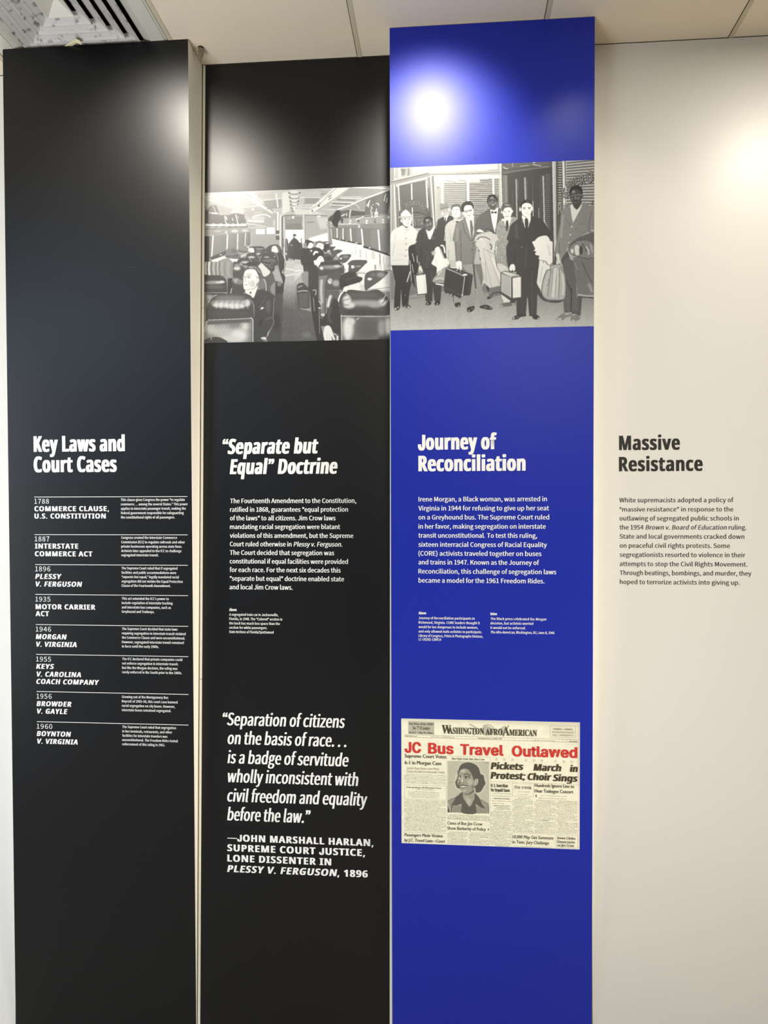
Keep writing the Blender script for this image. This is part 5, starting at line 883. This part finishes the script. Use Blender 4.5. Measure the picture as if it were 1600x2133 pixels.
def photo(name, x0, x1, ztop, zbot, s, pic, parent, org, dens, lo, hi):
    return print_sheet(name, x0, x1, zbot, ztop, s, pic, dens, M['print'], parent, org, lo, hi)
z1t = float((hit(500, 399, 'r')[2] + hit(760, 389.2, 'r')[2]) / 2); z1b = float(hit(620, 710.5, 'r')[2])
photo('photograph_print', P2L + 0.0004, P2R - 0.0004, z1t, z1b, 'r', PIC1, p2, o2, 1.5, (2, 2, 3), (222, 224, 222))
z2t = float((hit(813, 350.9, 'f')[2] + hit(1238, 332, 'f')[2]) / 2); z2b = float((hit(813, 689.3, 'f')[2] + hit(1235, 678.6, 'f')[2]) / 2)
photo('photograph_print', P3L + 0.0004, P3R - 0.0004, z2t, z2b, 'f', PIC2, p3, o3, 1.45, (2, 2, 3), (218, 220, 216))

# ------------------------------------------------------------------ newspaper front page printed on the blue panel
A = Paint(834, 1491, 1210, 1773, 4.0, 250)
P, Q, E_, L, R, G = A.P, A.Q, A.E, A.L, A.R, A.G
A.tile(0, 0, 1)
SL = lambda y: 5.7e-5 * (y - 1060) + 0.004
A.c += A.blur(rng.normal(0, 1, A.c.shape), 14) * 90 + A.blur(rng.normal(0, 1, A.c.shape), 5) * 12
P(205, [(834, 1492), (1210, 1500), (1210, 1512), (834, 1500)], 5, 0.8); P(212, [(1203, 1500), (1210, 1500), (1210, 1640), (1204, 1640)], 3, 0.7); P(222, [(1130, 1500), (1205, 1504), (1205, 1560), (1150, 1530)], 10, 0.7)
def ln(x0, x1, y, g=120, w=0.5, a=0.8): L(g, [(x0, y), (x1, y + SL(y) * (x1 - x0))], w, 0, a, False)
def vl(x, y0, y1, g=130, w=0.5, a=0.8): L(g, [(x, y0), (x, y1)], w, 0, a, False)
def bx(x0, y0, x1, y1, g=120): ln(x0, x1, y0, g); ln(x0, x1, y1, g); vl(x0, y0, y1, g); vl(x1, y0 + SL(y0) * (x1 - x0), y1 + SL(y1) * (x1 - x0), g)
def column(x0, x1, y0, y1, dy=3.05, g=118, w=1.15):
    y = y0; k = 0
    while y < y1:
        x = x0 + (3.5 if k % 5 == 0 else 0); end = x1 - (random.random() * 22 if k % 5 == 4 else 0)
        while x < end - 1.2:
            l = min(random.choice((1.6, 2.4, 3.2, 4.2, 5.4)), end - x); s = SL(y)
            L(g + random.randint(-22, 26), [(x, y + s * (x - x0)), (x + l, y + s * (x + l - x0))], w * random.uniform(.7, 1.1), 0, 0.75, False); x += l + 0.9
        y += dy; k += 1
P(176, [(850.6, 1502), (904.4, 1504), (904.4, 1530), (850.6, 1528.5)], 0.5, 0.85, 10)
bx(1146.3, 1511.2, 1199.5, 1535); ln(843.5, 1204, 1530, 96, .6); ln(843.5, 1204, 1535.2, 96, .6); vl(843.5, 1530, 1535, 96)
for x0, x1, y in ((896, 946, 1533.6), (1103, 1156, 1541.4)): column(x0, x1, y, y + 3.4, 1.9, 110, .9)
E_(120, 1014, 1522, 12, 10, 1, .55); E_(200, 1014, 1522, 8, 6.5, 1, .8); L(70, [(978, 1509), (990, 1515), (994, 1526), (986, 1531)], 1.6, 0, .7); L(90, [(1006, 1512), (1020, 1510), (1030, 1520), (1024, 1531)], 1.6, 0, .6); L(80, [(1048, 1534), (1056, 1518), (1060, 1511)], 2.2, 0, .6); Q(180, [(1040, 1520), (1052, 1512), (1056, 1520), (1046, 1532)], .6, .8)
column(842.5, 929.5, 1612.5, 1633, 2.95)
bx(842.8, 1634.4, 930.5, 1664); column(864, 908, 1644.5, 1646, 3); column(853, 916, 1648.5, 1661.5, 2.35, 128, .9); vl(852, 1646, 1660, 110)
column(842.5, 929.5, 1667, 1730, 2.95); ln(842, 930, 1732.6, 110)
ln(931.5, 1021.5, 1574.2, 110); vl(931.3, 1574, 1699, 150); vl(1021, 1577, 1756, 130)
column(932, 1020, 1697, 1706.5, 2.6, 100, 1.1); ln(931.5, 1021, 1706.4, 110); column(932, 974.5, 1733, 1758, 2.9); column(976.5, 1020, 1734.5, 1760, 2.9)
E_(60, 1017.5, 1728, 1.1, 2.6)
column(1025, 1065, 1652.5, 1676, 5.2, 140, 1.4); column(1026, 1062, 1663, 1664, 5, 84, 2); column(1024, 1064, 1678, 1679, 5, 92, 2); column(1030, 1062, 1682, 1686, 3, 92, 1.3); column(1022, 1065.5, 1689, 1760, 3.0)
bx(1067.5, 1631.6, 1112.3, 1658.4); column(1076, 1104, 1649, 1650, 5, 150, 1.2); column(1075, 1101, 1655, 1656, 5, 150, 1.2); column(1076, 1104, 1662.2, 1663, 5, 90, 1.5); column(1068, 1111.5, 1665.2, 1732, 3.0); ln(1067.5, 1157, 1734, 110)
column(1122, 1181, 1657, 1663, 5.4, 150, 1.4); E_(60, 1117, 1658, 1.2, 3.2); column(1113.5, 1157, 1667, 1736, 3.0); column(1159.5, 1203.5, 1668.5, 1737, 3.0); column(1125, 1146, 1708.5, 1709, 3, 80, 1.3)
for x, y in ((1066.6, 1662), (1112.4, 1632), (1158, 1664)): vl(x, y, 1735, 176, .4)
bx(1158.2, 1738.6, 1203.8, 1765); vl(1066.8, 1735, 1758, 130); column(1070, 1150, 1762.6, 1763, 3); column(1028, 1060, 1761.4, 1762, 3, 96, 1.4)
ln(1021.5, 1204, 1627.8, 130)
for i, x in enumerate((1034.4, 1050.6, 1067.3, 1095.6, 1112.5, 1129, 1157.5, 1174.4, 1190.9)):
    y = 1581.8 + (x - 1034) * .034; p = []
    for k in range(11): a = -math.pi / 2 + k * math.pi / 5; r = 3.3 if k % 2 == 0 else 1.3; p.append((x + r * math.cos(a), y + r * math.sin(a)))
    L(84, p, 0.55, 0, .9, False)
# portrait
A.tile(920, 1570, 14.545)
P(194, [(180, 215), (1440, 245), (1440, 1812), (180, 1775)], 0, 1, 7); P(150, [(1120, 225), (1440, 245), (1440, 330), (1300, 270)], 16, .6); L(150, [(230, 880), (420, 870)], 12, 4)
Q(222, [(400, 720), (470, 520), (560, 320), (820, 232), (1050, 290), (1220, 540), (1330, 650), (1370, 900), (1220, 1190), (1000, 1230), (500, 1100), (390, 900)], 26, .5)
P(150, [(180, 1425), (300, 1375), (420, 1325), (330, 1540), (460, 1565), (615, 1540), (618, 1790), (180, 1778)], 0, 1, 22)
P(150, [(1175, 1385), (1300, 1440), (1440, 1540), (1440, 1812), (1030, 1810), (1030, 1535), (1310, 1652)], 0, 1, 22)
P(64, [(180, 1540), (215, 1660), (255, 1775), (180, 1778)]); L(74, [(322, 1490), (300, 1620), (292, 1785)], 20, 2); L(220, [(200, 1480), (235, 1640), (270, 1780)], 14, 4); L(84, [(180, 1470), (240, 1400), (400, 1335)], 12, 3); L(90, [(1190, 1390), (1440, 1535)], 10, 3); L(70, [(1432, 1600), (1432, 1810)], 16, 2)
for i in range(9): x = 340 + i * 30; L(110, [(x, 1580), (x - 4, 1780)], 8, 3, .6); L(110, [(x + 710, 1620), (x + 706, 1800)], 8, 3, .6)
Q(82, [(470, 745), (498, 600), (525, 440), (600, 325), (700, 278), (830, 262), (1000, 312), (1120, 425), (1165, 560), (1190, 620), (1270, 660), (1300, 800), (1330, 900), (1280, 985), (1200, 1130), (1120, 1175), (1030, 1165), (985, 1000), (700, 1100), (540, 1060), (460, 1010), (418, 860)], 0, 1, 3)
Q(86, [(590, 1180), (660, 1200), (830, 1600), (985, 1400), (1000, 1200), (1100, 1285), (1185, 1410), (1240, 1540), (1318, 1650), (1180, 1620), (1030, 1535), (1035, 1812), (612, 1788), (610, 1535), (470, 1562), (318, 1552), (390, 1400), (420, 1320), (510, 1250)], 0, 1, 2)
L(58, [(655, 1330), (740, 1480), (830, 1610)], 10, 3); L(58, [(990, 1400), (900, 1540), (830, 1610)], 10, 3); L(64, [(640, 1560), (700, 1620), (830, 1700)], 10, 4)
P(164, [(640, 1190), (780, 1210), (960, 1060), (1005, 1180), (985, 1405), (825, 1592), (655, 1350)], 0, 1, 6); Q(100, [(640, 1185), (800, 1210), (960, 1090), (990, 1130), (900, 1215), (760, 1250)], 12); Q(196, [(700, 1300), (800, 1350), (900, 1360), (880, 1460), (820, 1560), (740, 1440)], 22, .8); L(120, [(700, 1330), (760, 1430)], 12, 4); L(110, [(930, 1260), (850, 1380)], 14, 6)
Q(156, [(505, 700), (525, 590), (570, 500), (680, 452), (800, 475), (890, 590), (940, 700), (975, 790), (1010, 850), (1000, 1010), (930, 1115), (800, 1190), (690, 1192), (590, 1115), (548, 1030), (480, 930), (470, 840), (490, 770)], 0, 1, 5)
Q(186, [(1008, 800), (1050, 758), (1108, 780), (1105, 880), (1060, 945), (1010, 965)], 0, 1, 4); L(110, [(1050, 790), (1070, 860), (1040, 920)], 10, 3)
E_(196, 650, 525, 80, 46, 18); E_(188, 850, 860, 90, 90, 30); E_(190, 700, 1120, 60, 34, 16); E_(206, 620, 760, 26, 80, 14); E_(224, 618, 835, 30, 26, 8); E_(110, 560, 870, 20, 60, 10); E_(118, 655, 880, 18, 12, 5); E_(96, 500, 560, 26, 60, 12, .8); Q(92, [(480, 760), (530, 850), (560, 1040), (470, 940)], 8, .7); E_(176, 500, 850, 20, 60, 9); E_(112, 950, 1010, 50, 60, 24, .8)
L(70, [(672, 650), (730, 615), (800, 612), (880, 668)], 24, 5); L(78, [(520, 645), (580, 690)], 20, 5); Q(108, [(690, 700), (760, 665), (850, 690), (850, 740), (760, 755), (705, 735)], 7); E_(54, 742, 718, 24, 22, 3); E_(232, 792, 722, 24, 13, 3); E_(56, 826, 718, 12, 14, 3); L(60, [(700, 690), (770, 672), (850, 708)], 9, 2); E_(240, 548, 735, 26, 22, 4); E_(54, 582, 720, 14, 30, 3); L(60, [(520, 700), (580, 690)], 11, 3)
L(56, [(575, 965), (630, 948), (690, 962), (775, 962)], 24, 3); Q(236, [(590, 985), (650, 976), (745, 975), (720, 1000), (640, 1012)], 2); L(112, [(600, 1035), (680, 1040), (750, 1000)], 14, 4); L(96, [(752, 880), (800, 930), (800, 985)], 11, 5)
A.done(0.8, 1.6)
NX0, NX1 = float(hit(837, 1625, 'f')[0]), float(hit(1207, 1637, 'f')[0])
NZ1 = float((hit(837, 1495.6, 'f')[2] + hit(1207, 1506.2, 'f')[2]) / 2); NZ0 = float((hit(837, 1754.9, 'f')[2] + hit(1207, 1768.8, 'f')[2]) / 2)
news = print_sheet('newspaper_print', NX0, NX1, NZ0, NZ1, 'f', A, 2.0, attr_mat('newspaper_print', 0.5, 0.35), p3, o3, (22, 20, 20), (255, 251, 224), lift=0.0005)
bw = 0.0011
V = [face_pt(x, z, 'f', l) for l in (0.0010, 0.0001) for x, z in ((NX0 - bw, NZ0 - bw), (NX1 + bw, NZ0 - bw), (NX1 + bw, NZ1 + bw * .4), (NX0 - bw, NZ1 + bw * .4), (NX0, NZ0), (NX1, NZ0), (NX1, NZ1), (NX0, NZ1))]
Fc = [(0, 1, 5, 4), (1, 2, 6, 5), (2, 3, 7, 6), (3, 0, 4, 7), (0, 8, 9, 1), (1, 9, 10, 2), (2, 10, 11, 3), (3, 11, 8, 0)]
child('white_border', V, Fc, W_, news, o3)
def nt(name, lines, cap, m, **k):
    a = dict(lift=0.0012, res=2); a.update(k); return text_obj(name, lines, cap, 'f', m, news, o3, **a)
for w_ in [('JC', 843.2, 1566.9, 877.5), ('Bus', 891.9, 1568.8, 945.2), ('Travel', 958.8, 1571.2, 1049.2), ('Outlawed', 1066.3, 1574.5, 1203)]: nt('headline_word', [w_], 22.8, M['red'], font='inter', off=0.018, smear=0.04, track=0.05, res=3)
nt('masthead_initial', [('W', 920.2, 1527.3, 940)], 18.5, M['ink'], font='serifb', smear=.02)
for w_ in [('ASHINGTON', 934.4, 1528.0, 1008.5), ('AFRO', 1011.5, 1530.4, 1047), ('MERICAN', 1061, 1532.0, 1118.6)]: nt('masthead_word', [w_], 13.8, M['ink'], font='serifb', smear=.02)
nt('masthead_initial', [('A', 1046.5, 1531.5, 1062)], 19, M['ink'], font='serifb')
for w_ in [('Pickets', 1022.5, 1601.9, 1090.6), ('March', 1111.3, 1605.0, 1169.4), ('in', 1187, 1607.6, 1203.8), ('Protest;', 1021.9, 1621.8, 1095), ('Choir', 1099, 1624.4, 1148.8), ('Sings', 1151.5, 1626.8, 1203.8)]: nt('headline_word', [w_], 14.4, M['ink'], font='mathb', shear=.16, smear=.06)
nt('subheading', [('Supreme Court Votes', 843.2, 1577.6, 930), ('6-1 in Morgan Case', 843.4, 1591.6, 920)], 7.6, M['ink'], font='bf', smear=.03)
nt('subheading', [('Hundreds Ignore Line to', 1113.9, 1638.9, 1196.3), ('Hear Tuskegee Concert', 1113.9, 1650.3, 1194.4)], 7.2, M['ink'], font='bf', smear=.03)
nt('subheading', [('Cases of Bus Jim Crow', 932, 1717, 1005), ('Show Barbarity of Policy', 932, 1727.6, 1012.5)], 6.6, M['ink'], font='bf', smear=.02)
nt('subheading', [('Passengers Made Victims', 842.8, 1741.4, 922.5), ('by J.C. Travel Laws—Court', 842.5, 1752.3, 927.6)], 6.4, M['ink'], font='bf', shear=.14, smear=.03)
nt('subheading', [('10,000 May Get Summons', 1067.8, 1745.7, 1153.2), ('in Tenn. Jury Challenge', 1067.6, 1756.4, 1143.8)], 6.8, M['ink'], font='bf', shear=.14, smear=.02)
nt('subheading', [('Soviet Chides', 1160.8, 1747.5, 1198.8), ('Democracies', 1160.8, 1755.3, 1197.5), ('on Jim Crow', 1161, 1762.6, 1196.2)], 5.4, M['ink'], font='bf', shear=.1, smear=.03)
nt('subheading', [('U. S. Sues Klan', 1022.6, 1638.9, 1058), ('for Unpaid Taxes', 1022.6, 1648.3, 1062.3)], 6.6, M['ink'], font='mathb', smear=.03)
nt('column_heading', [('the week', 1071.5, 1642.4, 1107.5)], 7.0, M['ink'], font='inter')
nt('column_heading', [('Her Fight Ends Bus Jim Crow', 941.5, 1582.0, 1010)], 4.6, M['ink'], font='serifb')
nt('column_heading', [('Chronology of Morgan Case', 847, 1641.0, 919.4)], 3.4, M['ink'], font='serifb')
nt('price_box_text', [('The Price of the AFRO', 852, 1509.2, 903.6)], 4.3, M['ink'], font='serifb')
nt('price_box_text', [('Is 7 Cents', 860.2, 1519.0, 895.4)], 6.4, M['ink'], font='serifb')
nt('price_box_text', [('In D.C.—Pay No More', 852.3, 1527.4, 902.5)], 4.2, M['ink'], font='serifb')
nt('notice_text', [('COMING!   COMING!', 1152.6, 1519.8, 1193)], 3.0, M['ink2'], font='mathb')
nt('notice_text', [('Two new comics that you’ll', 1149.6, 1526.0, 1196), ('enjoy — Starting June 15.', 1150.6, 1532.0, 1195)], 3.1, M['ink'], font='math')
for w_ in [('54th Year, No. 42', 844.6, 1533.8, 868.6), ('WASHINGTON, D.C., JUNE 8, 1946', 995.8, 1538.6, 1045.6), ('20 PAGES', 1186.2, 1545.4, 1203)]: nt('dateline', [w_], 2.2, M['ink'], font='mathb')
nt('standfirst', [('Jurists Rule State Laws Place', 847.6, 1602.0, 914.8), ('Undue Burden on Interstate Travel', 847.6, 1608.8, 926)], 4.6, M['ink2'], font='math')

# ------------------------------------------------------------------ small things
# tapered threaded anchor poking out of the ceiling between the first two panels
def at_ceiling(px, py):
    d = ray(px, py); t = (ZC - CAM[2]) / d[2]; return CAM + t * d
def ray_y(px, py, y):
    d = ray(px, py); t = (y - CAM[1]) / d[1]; return CAM + t * d
top = at_ceiling(418.2, 99); tip = ray_y(418.8, 127.5, top[1] + 0.004)
Lh = top[2] - tip[2]
an = thing('screw_anchor', 'dark threaded screw anchor poking down from the ceiling between two black panels', 'screw', tuple(top))
def lathe(prof, n=18, tilt=(0, 0)):
    V, Fc = [], []
    for r, z in prof:
        for k in range(n):
            a = 2 * math.pi * k / n; V.append((r * math.cos(a) + tilt[0] * z, r * math.sin(a) + tilt[1] * z, z))
    for i in range(len(prof) - 1):
        for k in range(n): Fc.append((i * n + k, i * n + (k + 1) % n, (i + 1) * n + (k + 1) % n, (i + 1) * n + k))
    return V, Fc
tl = ((tip[0] - top[0]) / (-Lh), (tip[1] - top[1]) / (-Lh))
rad = lambda t: 0.0078 * max(0.0, 1 - max(0, (t - 0.42) / 0.58)) ** 0.85 + 0.0005
prof = [(rad(i / 24), -Lh * i / 24) for i in range(25)]
V, Fc = lathe(prof, 18, tl); obj('shaft', V, Fc, M['steel'], an)
V, Fc, n = [], [], 0
turns, seg = 8, 20
for i in range(turns * seg + 1):
    t = 0.06 + 0.86 * i / (turns * seg); a = 2 * math.pi * i / seg; z = -Lh * t; r = rad(t)
    for rr, dz in ((r * 0.9, 0.0013), (r + 0.0019, 0.0), (r * 0.9, -0.0013)):
        V.append((rr * math.cos(a) + tl[0] * z, rr * math.sin(a) + tl[1] * z, z + dz - 0.0))
    if i:
        b = i * 3; Fc += [(b - 3, b, b + 1, b - 2), (b - 2, b + 1, b + 2, b - 1)]
obj('thread', V, Fc, M['steel2'], an)
V, Fc = lathe([(0.0001, 0.0), (0.0098, 0.0), (0.0098, -0.0022), (0.0082, -0.0030)], 18); obj('collar', V, Fc, M['steel'], an)

# folded scrap of tape sticking out above the first panel
yb = yplane('f', ZC) - 0.001
c = [ray_y(134.5, 95.4, yb), ray_y(151, 94.6, yb), ray_y(166.3, 84.5, yb - 0.030), ray_y(157.2, 80.0, yb - 0.034)]
c[2][2] = min(c[2][2], ZC - 0.002); 
th = np.array([0, 0.0012, -0.0006])
V = [p for p in c] + [p + th for p in c]
tp = thing('tape_scrap', 'folded cream scrap of tape sticking up over the left black panel', 'tape', tuple(c[0]))
child('folded_strip', V, [(0, 1, 2, 3), (4, 7, 6, 5), (0, 4, 5, 1), (1, 5, 6, 2), (2, 6, 7, 3), (3, 7, 4, 0)], M['tape'], tp, tuple(c[0]))
e = [c[3], c[2], c[2] + np.array([0.002, 0.010, -0.008]), c[3] + np.array([0.0, 0.010, -0.008])]
V = e + [p + np.array([0, 0.0010, 0.0002]) for p in e]
child('folded_lip', V, [(0, 1, 2, 3), (4, 7, 6, 5), (0, 4, 5, 1), (1, 5, 6, 2), (2, 6, 7, 3), (3, 7, 4, 0)], M['tape'], tp, tuple(c[0]))

# specks, chips and scratches on the laminate
def marks(name, pts, s, m, parent, org, lift=0.0005):
    V, Fc = [], []
    for px, py, rx, ry in pts:
        h = hit(px, py, s); kx = rx * 0.00156; kz = ry * 0.00156; b = len(V)
        for k in range(10):
            a = 2 * math.pi * k / 10; w = 1 + 0.25 * math.sin(3 * a + px)
            V.append(face_pt(h[0] + kx * w * math.cos(a), h[2] + kz * w * math.sin(a), s, lift))
        Fc.append(tuple(range(b, b + 10)))
    o = child(name, V, Fc, m, parent, org); o['kind'] = 'stuff'; return o
SP = [(1038, 176, 1.2, 2), (1042, 170, 1, 1.5), (1051, 173, .9, 1.6), (1062, 168, 1.4, 3), (1055, 180, .7, 1.5), (1026, 214, 1.1, 1.5), (1025, 231, 1.1, 1.8), (1038, 249, 1.5, 2), (1036, 284, 1.3, 1.5), (1023.5, 299, 1.3, 2), (990, 327, 1.3, 2.4), (996, 243, 1, 1.2), (1073, 138, .9, 1.1), (1008, 108, .8, 1), (824, 203, 1.1, 1), (826, 182, .7, 1.4), (1051, 262, .8, 2), (1048, 226, .7, 3), (1031, 196, .8, 1.4), (835, 236, .6, .8), (1027, 130, .7, 1), (1019, 150, .6, 1)]
marks('speck_marks', SP, 'f', M['stain'], p3, o3)
CH = [(814.4, 1404 + i * 3.6, .5, .8) for i in range(6)] + [(814.2, 1420 + i * 2.2, .8, 1.6) for i in range(10)] + [(814.2, 1452, .8, 2.5), (813.8, 1312, .5, 1.5), (814, 1382, .5, 1.5)]
marks('edge_chips', CH, 'f', M['scuff'], p3, o3)
marks('faint_scratch', [(829, 1416 + i * 2, .6, 1.5) for i in range(4)] + [(827.6, 1424 + i * 2, .6, 1.5) for i in range(4)], 'f', M['smudge'], p3, o3)
marks('faint_scratch', [(270 + i * 1.4, 556.5 - i * .1, 1, .35) for i in range(9)], 'f', mat('grey_scratch', (74, 78, 92), .5, .3), p1, o1)

bpy.data.objects.remove(_to, do_unlink=True)
